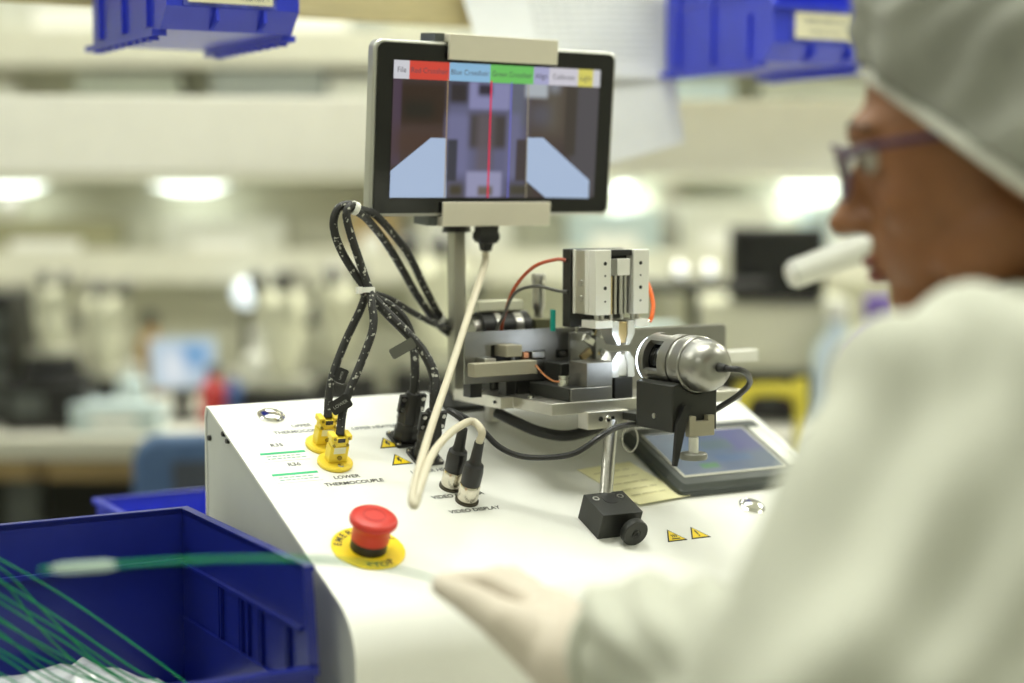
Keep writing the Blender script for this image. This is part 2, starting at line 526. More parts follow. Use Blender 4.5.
GLASSY = mat('label_pocket_film', (0.10, 0.12, 0.55), 0.12, var=0.5, scale=60, coat=0.6)
BZ = 1.355
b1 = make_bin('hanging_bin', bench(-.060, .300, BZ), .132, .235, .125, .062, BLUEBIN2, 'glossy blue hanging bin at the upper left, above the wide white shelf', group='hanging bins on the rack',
              chamfer=.020, labelcard=(.020, .104, .024, .052, [('PACK LIST', .006, .04, .75, 'LEFT'), ('7000 00', .006, .04, .22, 'LEFT'), ('Tube rack 1', .006, .96, .2, 'RIGHT')]))
b2 = make_bin('hanging_bin', bench(.640, .289, BZ - .004, math.radians(-3)), .150, .225, .125, .062, BLUEBIN2, 'glossy blue hanging bin beside the white hair cap, reading MEDICAL welding sleeves', group='hanging bins on the rack',
              chamfer=.020, labelcard=(.028, .112, .026, .055, [('"SPIRE MEDICAL"', .0085, .5, .66, 'CENTER'), ('welding sleeves', .0075, .5, .28, 'CENTER')]))
# big open bin front left
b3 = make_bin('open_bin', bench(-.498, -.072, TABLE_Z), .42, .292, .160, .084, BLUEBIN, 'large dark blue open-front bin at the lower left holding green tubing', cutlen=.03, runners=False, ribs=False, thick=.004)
# inner ledge lines and slots of the big bin
W_, L_, H_ = .42, .292, .160
MB().box((.0045, L_ - .0095, .112), (W_ - .0045, L_ - .0042, .116)).build('ledge', BLUEBIN, b3)
MB().box((W_ - .0085, .012, .111), (W_ - .0042, L_ - .010, .1140)).build('ledge', BLUEBIN, b3)
MB().box((W_ - .0078, .012, .062), (W_ - .0042, L_ - .012, .0645)).build('ledge', BLUEBIN, b3)
for yy in (.030, .034, .075, .079, .098, .11, .114, .148, .152):
    MB().box((W_ - .0068, yy * 1.25, .0655), (W_ - .0042, yy * 1.25 + .002, .110)).build('divider_rib', BLUEBIN, b3)
# small blue bin behind the console
b4 = make_bin('small_bin', bench(-.062, .40, TABLE_Z, 0), .19, .15, .115, .085, BLUEBIN2, 'small bright blue bin standing behind the white console', cutlen=.3, runners=False)

# plastic bags lying in the open bin
TB = TM[b3.name]


def bag(name, M, w, l, h, m, label, seed):
    rnd = random.Random(seed); mb = MB(); n = 12
    def z(i, j):
        e = min(i, j, n - i, n - j) / (n / 2)
        return h * (e ** .5) * (0.6 + .6 * rnd.random())
    top = [[z(i, j) for j in range(n + 1)] for i in range(n + 1)]
    vs = []; fs = []
    for i in range(n + 1):
        for j in range(n + 1):
            vs.append((w * (i / n - .5), l * (j / n - .5), top[i][j] + .0008))
    o = len(vs)
    for i in range(n + 1):
        for j in range(n + 1):
            vs.append((w * (i / n - .5), l * (j / n - .5), 0))
    for i in range(n):
        for j in range(n):
            a = i * (n + 1) + j
            fs.append((a, a + n + 1, a + n + 2, a + 1)); fs.append((o + a, o + a + 1, o + a + n + 2, o + a + n + 1))
    for i in range(n):
        for a, b in ((i, i + 1), (n * (n + 1) + i + 1, n * (n + 1) + i)):
            fs.append((a, b, o + b, o + a))
        a, b = i * (n + 1), (i + 1) * (n + 1)
        fs.append((b, a, o + a, o + b)); a += n; b += n
        fs.append((a, b, o + b, o + a))
    mb.add(vs, fs)
    o = mb.build(name, m, None, M=M); TM[o.name] = M
    return tag(o, label, 'bag')


bag('plastic_bag', TB @ T(.28, .17, .038) @ R(20, 'Z'), .14, .15, .022, PLASTICBAG, 'crumpled clear plastic bag lying in the open dark blue bin', 3)
bag('foam_pad', TB @ T(.210, .146, .0045), .38, .25, .030, mat('pale_packing', (.55, .57, .55), .8, var=.2, bump=.6, bscale=40), 'pale packing pad filling the bottom of the open blue bin', 5)['category'] = 'packing'

# ================================================================== CONSOLE
tn = math.tan(SL)
con = thing('welding_console', bench(0.226, 0.06, TABLE_Z), 'white sloped metal console with a red emergency stop and warning labels', 'console')
CW0, CW1 = -.053, .505


def con_prof(off):
    """outline (dh, z world) of the console section, inset by off"""
    pts = []
    zt = lambda d: O.z + d * tn
    top_d = .254 * math.cos(SL)
    rb = .012
    pts.append((top_d - off, TABLE_Z + .012)); pts.append((top_d - off, zt(top_d) - rb - off * 1.2))
    pts.append((top_d - .004 - off, zt(top_d) - .004 - off))
    pts.append((top_d - rb - off * .4, zt(top_d - rb) - off / math.cos(SL)))
    fb = -.060
    r = .050
    cx, cz = fb + math.sin(SL) * r, zt(fb) - math.cos(SL) * r
    for k in range(11):
        a = math.radians(90 + 23 + (180 - 113) * k / 10)
        pts.append((cx + (r - off) * math.cos(a), cz + (r - off) * math.sin(a)))
    pts.append((cx - (r - off), TABLE_Z + .012))
    return pts


AX = Matrix(((0, 0, 1, 0), (1, 0, 0, 0), (0, 1, 0, 0), (0, 0, 0, 1)))   # (dh,z,u)->(u,dh,z)
CB = bench(0, 0, 0)
outer = con_prof(0); inner = con_prof(.0025)
sh = MB()
n = len(outer)
ring_poly = outer + inner[::-1]
vs = [(p[0], p[1], CW0) for p in outer] + [(p[0], p[1], CW0) for p in inner] + [(p[0], p[1], CW1) for p in outer] + [(p[0], p[1], CW1) for p in inner]
fs = []
for i in range(n - 1):
    fs += [(i, i + 1, n + i + 1, n + i), (2 * n + i, 3 * n + i, 3 * n + i + 1, 2 * n + i + 1), (i, 2 * n + i, 2 * n + i + 1, i + 1), (n + i, n + i + 1, 3 * n + i + 1, 3 * n + i)]
fs += [(0, n, 3 * n, 2 * n), (n - 1, 2 * n + n - 1, 3 * n + n - 1, n + n - 1)]
sh.add(vs, fs, CB @ AX)
sh.build('shell', WHITE, con, world=True, ang=25)
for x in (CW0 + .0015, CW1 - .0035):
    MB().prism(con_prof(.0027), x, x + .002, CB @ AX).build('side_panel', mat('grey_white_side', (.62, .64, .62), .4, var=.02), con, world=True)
for u in (CW0 + .04, CW1 - .04):
    for d in (-.06, .19):
        MB().cyl(CB @ Vector((u, d, TABLE_Z)), CB @ Vector((u, d, TABLE_Z + .0125)), .012).build('foot', BLACKP, con, world=True)
for (d, z) in ((.2229, .9814), (.1868, .9895), (.177, .9844)):
    MB().cyl(CB @ Vector((CW0 + .0016, d, z)), CB @ Vector((CW0 - .0012, d, z)), .0028, .0022).build('side_screw', BLACKP, con, world=True)
S0 = slope()


def on(u, v, h=0): return S0 @ T(u, v, h)


# emergency stop
es = MB().lathe([(.0155, .0100), (.0155, .0205), (.0165, .0225), (.0196, .0262), (.0199, .0280), (.0192, .0300), (.0170, .0318), (.010, .0326), (0, .0328)], on(0, 0), 40).build('emergency_stop_button', RED, con, world=True)
tag(es, 'red mushroom button')
MB().ring(.0092, .0084, .0327, .0330, on(0, 0)).build('button_ring_mark', mat('dark_red', (.42, .02, .015), .5), es, world=True)
MB().lathe([(.0150, .0012), (.0150, .0055), (.0140, .0095), (.0140, .0102)], on(0, 0), 32).build('collar', BLACKP, es, world=True)
MB().ring(.0305, .0120, .0002, .0012, on(0, 0), 48).build('legend_ring', YELLOWL, es, world=True)
let = MB()
for word, a0, step, flip in (('EMERGENCY', 158, -17.0, False), ('STOP', -112, 15.5, True)):
    for i, ch in enumerate(word):
        a = a0 + step * i
        p = on(.0245 * math.cos(math.radians(a)), .0245 * math.sin(math.radians(a)), .0014) @ R(a - 90 + (180 if flip else 0), 'Z')
        q = text_mb(ch, .0090, p, bold=.0002); let.add(q.v, q.f)
let.build('legend_lettering', INK, es, world=True)

# chrome dome plugs
for (u, v) in ((-.001, .220), (.390, -.002)):
    MB().lathe([(.0130, 0), (.0128, .0012), (.0112, .0022), (.0106, .0012), (.0095, .0030), (.006, .0042), (0, .0046)], on(u, v), 28).build('chrome_plug', CHROME, con, world=True)

# thermocouple jacks (flange on the panel)
TC = [(.0262, .162), (.0250, .131)]
for (u, v) in TC:
    MB().lathe([(.0150, 0), (.0158, .001), (.0158, .003), (.0145, .0042)], on(u, v), 32).build('jack_flange', YELLOW, con, world=True)
    MB().lathe([(.0030, .0042), (.0026, .0052), (0, .0054)], on(u + .001, v - .0098), 12).build('flange_screw', CHROME, con, world=True)
# square sockets of the heater plugs
PW = [(.107, .161), (.112, .128)]
for (u, v) in PW:
    MB().prism(rrect(-.0135, -.0135, .0135, .0135, .002), 0, .0028, on(u, v)).build('socket_flange', BLACKP, con, world=True)
    for sx in (-1, 1):
        for sy in (-1, 1):
            MB().lathe([(.0020, .0028), (.0017, .0040), (0, .0042)], on(u + sx * .0108, v + sy * .0108), 10).build('socket_screw', CHROME, con, world=True)
VID = [(.1140, .078), (.1180, .054)]
for (u, v) in VID:
    MB().ring(.0105, .0080, 0, .0016, on(u, v), 24).build('socket_ring', mat('dark_nickel', (.10, .09, .07), .35, metal=.8), con, world=True)


# printed lettering on the panel
def panel_text(tx, u, v, size, m=GREYINK, al='CENTER', bold=.00012):
    text_mb(tx, size, on(u, v, .0003), al, bold).build('panel_lettering', m, con, world=True)


panel_text('UPPER', .0205, .199, .0068); panel_text('THERMOCOUPLE', .0165, .1895, .0068)
panel_text('LOWER', .0270, .1085, .0071, INK); panel_text('THERMOCOUPLE', .0300, .0985, .0071, INK)
panel_text('UPPER HEATER', .0880, .1870, .0068); panel_text('LOWER HEATER', .113, .1062, .0068)
panel_text('VIDEO CAMERA', .1140, .0635, .0071, INK); panel_text('VIDEO DISPLAY', .1185, .0390, .0071, INK)
panel_text('R35', -.0150, .1690, .0075); panel_text('R36', -.0115, .1355, .0075)
for (u0, u1, v, dm) in ((-.0355, .0065, .1535, 0), (-.0375, .0045, .1185, 1)):
    lb = MB().box((u0, v - .011, 0), (u1, v + .0035, .0003), S0).build('calibration_sticker', mat('sticker_white', (.84, .85, .80), .5, var=.02), con, world=True)
    MB().box((u0, v + .0005, .0003), (u1, v + .0036, .0006), S0).build('green_stripe', GREENINK, lb, world=True)
    pr = MB()
    for r in range(2):
        x = u0 + .004
        rr = random.Random(r + dm * 5)
        while x < u1 - .006:
            wd = rr.uniform(.0015, .005)
            pr.box((x, v - .0035 - r * .004, .0003), (x + wd, v - .0022 - r * .004, .0005), S0); x += wd + .0012
    pr.build('fine_print', mat('green_grey_ink', (.25, .42, .36), .6), lb, world=True)


# warning triangles
def warn(u, v, s, rz, kind):
    M = on(u, v) @ R(rz, 'Z')
    tri = lambda k: [(-s * k, -s * .58 * k), (s * k, -s * .58 * k), (0, s * 1.15 * k)]
    a = MB().prism(tri(1), 0, .0003, M).build('warning_label', INK, con, world=True)
    MB().prism(tri(.80), .0003, .0006, M).build('yellow_field', YELLOWL, a, world=True)
    g = MB()
    if kind == 'bolt':
        g.prism([(-.10 * s, .5 * s), (.16 * s, .5 * s), (.02 * s, .12 * s), (.2 * s, .12 * s), (-.06 * s, -.42 * s), (0, -.02 * s), (-.18 * s, -.02 * s)], .0006, .0009, M)
    elif kind == 'heat':
        for k in (-1, 0, 1):
            g.prism([(k * .2 * s - .04 * s, -.1 * s), (k * .2 * s + .04 * s, -.1 * s), (k * .2 * s + .12 * s, .15 * s), (k * .2 * s + .02 * s, .3 * s), (k * .2 * s - .03 * s, .3 * s), (k * .2 * s + .03 * s, .12 * s)], .0006, .0009, M)
        g.box((-.4 * s, -.34 * s, .0006), (.4 * s, -.24 * s, .0009), M)
    else:
        g.prism([(-.07 * s, .5 * s), (.07 * s, .5 * s), (.05 * s, -.05 * s), (-.05 * s, -.05 * s)], .0006, .0009, M)
        g.box((-.055 * s, -.30 * s, .0006), (.055 * s, -.17 * s, .0009), M)
    g.build('symbol', INK, a, world=True)


warn(.088, .156, .0105, 0, 'bolt'); warn(.0865, .1265, .0105, 0, 'bolt')
warn(.2810, -.034, .0105, 0, 'heat'); warn(.3065, -.034, .0105, 0, 'hand')

# yellow note stuck on the panel
ntq = [(.2495, .0856), (.2756, .0172), (.3355, .0225), (.3103, .0905)]
nb = MB(); nn = 8
gv = []
for i in range(nn + 1):
    for j in range(nn + 1):
        a, b = i / nn, j / nn
        u = (ntq[0][0] * (1 - a) + ntq[1][0] * a) * (1 - b) + (ntq[3][0] * (1 - a) + ntq[2][0] * a) * b
        v = (ntq[0][1] * (1 - a) + ntq[1][1] * a) * (1 - b) + (ntq[3][1] * (1 - a) + ntq[2][1] * a) * b
        gv.append((u, v, .0006 + .0035 * max(0, a - .6) ** 2 * 4))
k = len(gv); gv += [(x, y, z - .0004) for x, y, z in gv]; fs = []
for i in range(nn):
    for j in range(nn):
        a = i * (nn + 1) + j
        fs += [(a, a + 1, a + nn + 2, a + nn + 1), (k + a, k + a + nn + 1, k + a + nn + 2, k + a + 1)]
for i in range(nn):
    for a, b in ((i, i + 1), (nn * (nn + 1) + i + 1, nn * (nn + 1) + i), ((i + 1) * (nn + 1), i * (nn + 1)), (i * (nn + 1) + nn, (i + 1) * (nn + 1) + nn)):
        fs.append((a, k + a, k + b, b))
nb.add(gv, fs)
M = on(0, 0)
o = nb.build('sticky_note', NOTE, None, M=M); tag(o, 'pale yellow paper note lying on the console behind the black clamp block', 'note')
pm = MB()
for r in range(5):
    a = .16 + r * .15
    for (b0, b1) in ((.12, .3), (.34, .62), (.66, .8)):
        def q(a, b): return ((ntq[0][0] * (1 - a) + ntq[1][0] * a) * (1 - b) + (ntq[3][0] * (1 - a) + ntq[2][0] * a) * b, (ntq[0][1] * (1 - a) + ntq[1][1] * a) * (1 - b) + (ntq[3][1] * (1 - a) + ntq[2][1] * a) * b, .0012 + .0035 * max(0, a - .6) ** 2 * 4)
        A, B, C_, D = q(a, b0), q(a, b1), q(a + .02, b1), q(a + .02, b0)
        pm.add([A, B, C_, D], [(0, 1, 2, 3)])
pm.build('handwriting', mat('faint_pencil', (.62, .58, .34), .8), o)

# ---- touch panel on the console
tp = thing('touch_panel', on(.41, .083), 'dark grey touch panel display lying on the sloped console at the right', 'touch screen')
x0, x1, y0, y1 = -.086, .074, -.060, .050
MB().prism(rrect(x0, y0, x1, y1, .006), 0, .007).build('housing', mat('panel_housing', (.045, .055, .052), .4, var=.06), tp, bevel=.001)
bz = MB(); e = .0045
A = rrect(x0 + .001, y0 + .001, x1 - .001, y1 - .001, .006); Bq = rrect(x0 + e, y0 + e, x1 - e, y1 - e, .005)
nA = len(A)
bz.add([(p[0], p[1], .007) for p in A] + [(p[0], p[1], .012) for p in Bq], [tuple(range(nA, 2 * nA)), tuple(range(nA - 1, -1, -1))] + [(i, (i + 1) % nA, nA + (i + 1) % nA, nA + i) for i in range(nA)])
bz.build('bezel', DARKG, tp)
MB().prism(rrect(-.0740, -.0445, .0480, .0335, .001), .012, .0126).build('screen_border', mat('panel_border', (.62, .61, .52), .5, var=.03), tp)
SCR = mat('touch_screen_picture', (.05, .06, .08), .15, var=0.0)
MB().box((-.0715, -.0420, .0126), (.0455, .0310, .0130)).build('screen', SCR, tp)
MB().box((.0530, -.042, .012), (.0680, .031, .0125)).build('key_strip', mat('key_strip_white', (.75, .76, .70), .5, var=.03), tp)
nt = SCR.node_tree; bs = nt.nodes['Principled BSDF']


def softbox(nt, sep, cx, cy, hw, hh, soft):
    def edge(o, c, h):
        a = nt.nodes.new('ShaderNodeMath'); a.operation = 'SUBTRACT'; nt.links.new(sep.outputs[o], a.inputs[0]); a.inputs[1].default_value = c
        b = nt.nodes.new('ShaderNodeMath'); b.operation = 'ABSOLUTE'; nt.links.new(a.outputs[0], b.inputs[0])
        m = nt.nodes.new('ShaderNodeMapRange'); m.interpolation_type = 'SMOOTHSTEP'
        m.inputs['From Min'].default_value = h + soft; m.inputs['From Max'].default_value = h - soft
        m.inputs['To Min'].default_value = 0; m.inputs['To Max'].default_value = 1
        nt.links.new(b.outputs[0], m.inputs['Value']); return m
    p = nt.nodes.new('ShaderNodeMath'); p.operation = 'MULTIPLY'
    nt.links.new(edge(0, cx, hw).outputs[0], p.inputs[0]); nt.links.new(edge(1, cy, hh).outputs[0], p.inputs[1])
    return p.outputs[0]


def screen_paint(m, base, layers, strength, xy=(0, 1)):
    """flat picture shown by a display: soft rectangles of light on a base colour"""
    nt = m.node_tree; b = nt.nodes['Principled BSDF']
    tc = nt.nodes.new('ShaderNodeTexCoord'); sp = nt.nodes.new('ShaderNodeSeparateXYZ'); nt.links.new(tc.outputs['Object'], sp.inputs[0])
    class S: pass
    s = S(); s.outputs = [sp.outputs[xy[0]], sp.outputs[xy[1]]]
    rgb = nt.nodes.new('ShaderNodeRGB'); rgb.outputs[0].default_value = (*base, 1); cur = rgb.outputs[0]
    for (cx, cy, hw, hh, soft, col, amt) in layers:
        f = softbox(nt, s, cx, cy, hw, hh, soft)
        k = nt.nodes.new('ShaderNodeMath'); k.operation = 'MULTIPLY'; k.inputs[1].default_value = amt; nt.links.new(f, k.inputs[0])
        mx = nt.nodes.new('ShaderNodeMix'); mx.data_type = 'RGBA'
        nt.links.new(k.outputs[0], mx.inputs[0]); nt.links.new(cur, mx.inputs[6]); mx.inputs[7].default_value = (*col, 1); cur = mx.outputs[2]
    nt.links.new(cur, b.inputs['Emission Color']); b.inputs['Emission Strength'].default_value = strength


screen_paint(SCR, (.22, .27, .31), [(.03, .02, .02, .03, .008, (.20, .19, .36), .9), (-.03, -.005, .03, .02, .008, (.24, .32, .36), .8),
                                   (-.005, .005, .018, .008, .004, (.22, .30, .24), .8), (-.035, -.030, .010, .004, .003, (.16, .42, .10), .9), (.0, -.02, .02, .006, .004, (.18, .28, .40), .7)], .55)

# ================================================================== CLAMP BLOCK WITH ROD
cb = thing('rod_clamp', on(.2275, -.006), 'black clamp block with a round knob holding a steel rod on the console', 'clamp')
MB().box((-.0205, -.0180, 0), (.0205, .0170, .024)).build('block', BLACKA, cb, bevel=.0006)
MB().cyl((.0075, -.0180, .0115), (.0075, -.0255, .0115), .0045).build('knob_stem', BLACKA, cb)
kn = MB().lathe([(.0118, 0), (.0122, .0006), (.0122, .0066), (.0116, .0074), (.0045, .0074), (.0040, .0068), (0, .0068)], T(.0075, -.0250, .0115) @ R(90, 'X'), 36).build('knob', BLACKA, cb)
MB().ring(.0030, .0018, .0075, .0082, T(.0075, -.0250, .0115) @ R(90, 'X'), 20).build('knob_screw', BLACKP, kn)
for x in (-.0125, .0125):
    MB().ring(.0032, .0019, .0240, .0245, T(x, .0085, 0), 20).build('cap_screw', STEEL, cb)
MB().prism(rrect(-.0065, -.001, .0075, .0150, .0060), .0240, .0243).build('rod_hole', BLACKP, cb)
inv = TM[cb.name].inverted()
pA = inv @ (O + U * .2285 + V * .0045 + N * .012); pB = inv @ (FM @ Vector((.0625, -.002, -.020)))
MB().cyl(pA, pB, .0060, seg=24).build('rod', STEEL, cb)

# ================================================================== ALIGNMENT FIXTURE
def fx(x, y, z): return FM @ Vector((x / 1000, y / 1000, z / 1000))


class FB(MB):
    def bmm(s, x0, x1, y0, y1, z0, z1):
        return s.box((x0 / 1000, y0 / 1000, z0 / 1000), (x1 / 1000, y1 / 1000, z1 / 1000))


fxt = thing('alignment_fixture', FM, 'metal platform with upright grey plates and bright clamp jaws above the console', 'fixture')


def fpart(name, m, *b, bevel=.0006, parent=None):
    mb = FB()
    for q in b: mb.bmm(*q)
    return mb.build(name, m, parent or fxt, bevel=bevel)


plat = MB().prism([(0, 0), (.215, 0), (.215, .150), (-.0135, .150), (-.0135, .064), (0, .064)], -.0106, 0).build('platform', ALU, fxt, bevel=.0007)
for (x, y) in ((.006, .058), (-.006, .076), (.012, .012), (.044, -.0)):
    pass
MB().cyl((-.0137, .074, -.005), (-.0145, .074, -.005), .0016, seg=12).build('set_screw', BLACKP, fxt)
MB().lathe([(.0030, 0), (.0027, .0016), (0, .0020)], T(-.006, .110, 0), 12).build('cap_screw', CHROME, fxt)
MB().lathe([(.0030, 0), (.0027, .0016), (0, .0020)], T(.010, .050, 0), 12).build('cap_screw', CHROME, fxt)
# rear legs of the platform down to the slope
for (x, y) in ((.02, .135), (.19, .135)):
    top = FM @ Vector((x, y, -.0106))
    rel = top - O
    h = rel.dot(N) / N.z
    MB().cyl((x, y, -.0106), (x, y, -.0106 - h), .007).build('leg', STEEL, fxt)
# rod clamp under the front edge
cl = fpart('clamp_ear', ALU, (34, 78, -6, 10, -25, -9), bevel=.001)
MB().cyl((.048, -.006, -.016), (.048, -.0068, -.016), .0022, seg=12).build('screw_hole', BLACKP, cl)
MB().lathe([(.0034, 0), (.0034, .0018), (.0028, .0028), (0, .0028)], T(.055, -.006, -.016) @ R(90, 'X'), 16).build('clamp_screw', CHROME, cl)
MB().cyl((.061, -.006, -.016), (.061, -.0068, -.016), .0020, seg=12).build('screw_hole', BLACKP, cl)


def holed_plate(x0, x1, z0, z1, y0, y1, holes):
    xs = sorted({x0, x1, *[h[0] for h in holes], *[h[1] for h in holes]}); zs = sorted({z0, z1, *[h[2] for h in holes], *[h[3] for h in holes]})
    mb = FB()
    for i in range(len(xs) - 1):
        for j in range(len(zs) - 1):
            cx, cz = (xs[i] + xs[i + 1]) / 2, (zs[j] + zs[j + 1]) / 2
            if any(h[0] < cx < h[1] and h[2] < cz < h[3] for h in holes): continue
            mb.bmm(xs[i], xs[i + 1], y0, y1, zs[j], zs[j + 1])
    return mb


gp = holed_plate(-45, 75, 13, 60, 74, 77, [(-18, 6, 30, 47), (8, 41, 31.5, 40), (53, 69, 31.5, 39.5)]).build('guard_plate', PLATE, fxt)
fpart('slot_backing', BLACKA, (-30, 72, 80, 96, 24, 52))
fpart('slot_block', STEEL, (26, 40, 72.5, 79, 33, 39)); fpart('copper_shim', COPPER, (18, 24, 75, 79, 33, 39))
fpart('slot_pin', STEEL, (59, 65, 75, 79, 34, 37))
fpart('edge_panel', PLATE, (75.5, 93, 71, 74, 16, 60))
fpart('handle_bar', TANM, (-52, 14, 46, 58, 22, 34)); fpart('handle_block', TANM, (-11, 6, 58, 79, 37, 47.5)); fpart('handle_stem', STEEL, (-34, -22, 58, 73.5, 30, 37))
fpart('plate_foot', BLACKP, (-38, -26, 76, 90, 0, 13)); fpart('plate_foot', BLACKP, (0, 10, 76, 90, 0, 13)); fpart('plate_bracket', BLACKA, (14, 92, 78, 98, 0, 14))
# black block with screws and the base block
blk = fpart('jaw_block', BLACKA, (36, 79, 40, 68, 12.2, 30))
for (x, z) in ((51, 26), (71, 25)):
    MB().lathe([(.0026, 0), (.0026, .0014), (0, .0018)], T(x / 1000, .040, z / 1000) @ R(90, 'X'), 12).build('block_screw', CHROME, blk)
fpart('base_block', BLACKA, (20, 66, 3, 68, 0, 12)); fpart('base_sheen', PLATE, (21, 66, 1.5, 2.9, 0.2, 12)); fpart('tall_block', PLATE, (38, 66, 1.5, 30, 12.1, 34))  # grey front sheet stands in for light reflected off the black base block
kp = MB().lathe([(.0050, 0), (.0050, .006), (.0042, .0065), (.0042, .0075), (.0050, .008), (.0050, .0095), (0, .0098)], T(.028, .024, .012), 18).build('knurled_post', CHROME, fxt)
MB().tube(catmull([(.024, .024, .016), (.018, .026, .017), (.013, .032, .022), (.010, .042, .030)], 6), .0009, 6).build('copper_wire', COPPER, kp)
# lower jaw
fpart('jaw_post', BLACKP, (69, 89, 2, 22, 0, 19)); JAWM = mat('polished_jaw', (.88, .88, .88), .22, metal=.7, var=.02)


def xz_prism(poly, y0, y1, name, m, parent=None, bevel=.0003):
    mb = MB(); n = len(poly)
    vs = [(p[0] / 1000, y0 / 1000, p[1] / 1000) for p in poly] + [(p[0] / 1000, y1 / 1000, p[1] / 1000) for p in poly]
    mb.add(vs, [tuple(range(n)), tuple(range(2 * n - 1, n - 1, -1))] + [(i, n + i, n + (i + 1) % n, (i + 1) % n) for i in range(n)])
    return mb.build(name, m, parent or fxt, bevel=bevel)


lj = xz_prism([(66.5, 19), (74, 19), (74, 32), (76.5, 38), (76.5, 42), (72.5, 42), (66.5, 34)], 3, 21, 'jaw_prong', JAWM)
xz_prism([(91.5, 19), (84, 19), (84, 32), (81.5, 38), (81.5, 42), (85.5, 42), (91.5, 34)], 3, 21, 'jaw_prong', JAWM)
fpart('jaw_tip', ALU, (74.1, 83.9, 4.5, 20, 19.5, 40))
xz_prism([(66.5, 70), (74, 70), (74, 58), (76, 52), (76, 48), (72.5, 48), (66.5, 58)], 3, 21, 'jaw_prong', JAWM)
xz_prism([(91.5, 70), (84, 70), (84, 58), (82, 52), (82, 48), (85.5, 48), (91.5, 58)], 3, 21, 'jaw_prong', JAWM)
fpart('jaw_tip', BRASS, (74.1, 83.9, 4.5, 20, 50, 69))
fpart('jaw_carrier', ALUW, (47.5, 66.4, 2, 24, 64, 71), (91.6, 106, 2, 24, 64, 71), (66.4, 91.6, 21.2, 24, 64, 71), bevel=.0004)
MB().lathe([(.0022, 0), (.0022, .003), (0, .0034)], T(.1062, .006, .068) @ R(90, 'Y'), 12).build('air_fitting', CHROME, fxt)
# mirror bits and optics between the jaws
for (x, y, z, a) in ((70, 18, 50, 30), (66, 16, 37, -35), (76, 10, 56, 20), (80, 6, 38, 20)):
    MB().box((-.006, -.002, -.003), (.006, .002, .003), T(x / 1000, y / 1000 + .028, z / 1000) @ R(a, 'Y')).build('optic_clip', CHROME if a > 0 else BRASS, fxt)
MB().box((.060, .060, .030), (.118, .064, .056)).build('light_shield', PLATE, fxt)
# right plate and bar
pr_ = rrect(.108, 0, .246, .057, .005); MB().prism(pr_, 0, .003, T(0, .066, 0) @ R(90, 'X')).build('right_plate', PLATE, fxt, bevel=.0004)
fpart('stop_bar', ALUW, (222, 277, 50, 62.5, 20, 31))
# arm carrying the lens mount in front
fpart('lens_arm', BLACKA, (72, 96, -48, -0.4, -18, -11)); fpart('teal_clip', TEAL, (41, 43.5, 60, 66, 58, 78))

# ================================================================== VERTICAL SLIDE
sl = thing('vertical_slide', FM @ T(.0765, .027, .076), 'upright pneumatic slide with two white rails above the clamp jaws', 'slide')


def spart(name, m, *b, bevel=.0005):
    mb = FB()
    for q in b: mb.bmm(q[0] - 76.5, q[1] - 76.5, q[2] - 27, q[3] - 27, q[4] - 76, q[5] - 76)
    return mb.build(name, m, sl, bevel=bevel)


spart('rail', ALUW, (47, 64, 1.5, 12, 76, 134)); spart('rail', ALUW, (89, 106, 1.5, 12, 76, 134))
bd = spart('body', ALU, (48, 105, 13, 40, 76, 133.5))
spart('side_rib', ALUW, (46.6, 48.4, 12.2, 18, 76, 134)); spart('side_rib', ALUW, (46.6, 48.4, 34, 37, 76, 134))
spart('back_plate', BLACKA, (46, 106, 40.2, 53, 63, 134))
spart('channel', BLACKP, (64.2, 88.8, 12.2, 13, 76, 134), (64.2, 88.8, 4, 12, 129, 134))
cbk = spart('carriage_block', ALUW, (72, 86, 3, 11.8, 111, 126)); spart('carriage_side', PLATE, (66, 71.9, 4, 11.8, 111, 126))
for x, r_, m in ((68.5, 1.2, BRASS), (73, 1.6, STEEL), (79, 2.2, STEEL), (84, 1.6, STEEL)):
    MB().cyl(((x - 76.5) / 1000, (8 - 27) / 1000, 0), ((x - 76.5) / 1000, (8 - 27) / 1000, .035 if x != 68.5 else .034), r_ / 1000, seg=14).build('guide_rod', m, sl)
for x in (54, 60, 94, 99, 70, 82):
    MB().cyl(((x - 76.5) / 1000, (10 - 27) / 1000, -.0050), ((x - 76.5) / 1000, (10 - 27) / 1000, 0), .0022 if x not in (70, 82) else .0016, seg=12).build('push_rod', STEEL, sl)
for x in (57.5, 96.5):
    for z, r_ in ((122, 1.7), (111, .9), (100, 1.7), (88, .9)):
        MB().cyl(((x - 76.5) / 1000, (1.55 - 27) / 1000, (z - 76) / 1000), ((x - 76.5) / 1000, (1.2 - 27) / 1000, (z - 76) / 1000), r_ / 1000, seg=14).build('bolt_hole', BLACKP, sl)
for z in (104, 90):
    MB().lathe([(.0030, 0), (.0030, .0012), (.0016, .0014), (0, .0008)], T((47.9 - 76.5) / 1000, (26 - 27) / 1000, (z - 76) / 1000) @ R(-90, 'Y'), 14).build('side_port', STEEL, sl)
fpart('slide_column', PLATE, (84, 106, 54, 59.8, 0, 120))

# pneumatic tubes
def cable(name, pts, r, m, label, cat='tube', n=10, seg=10, group=None):
    o = MB().tube(catmull(pts, n), r, seg).build(name, m, None)
    return tag(o, label, cat, group)


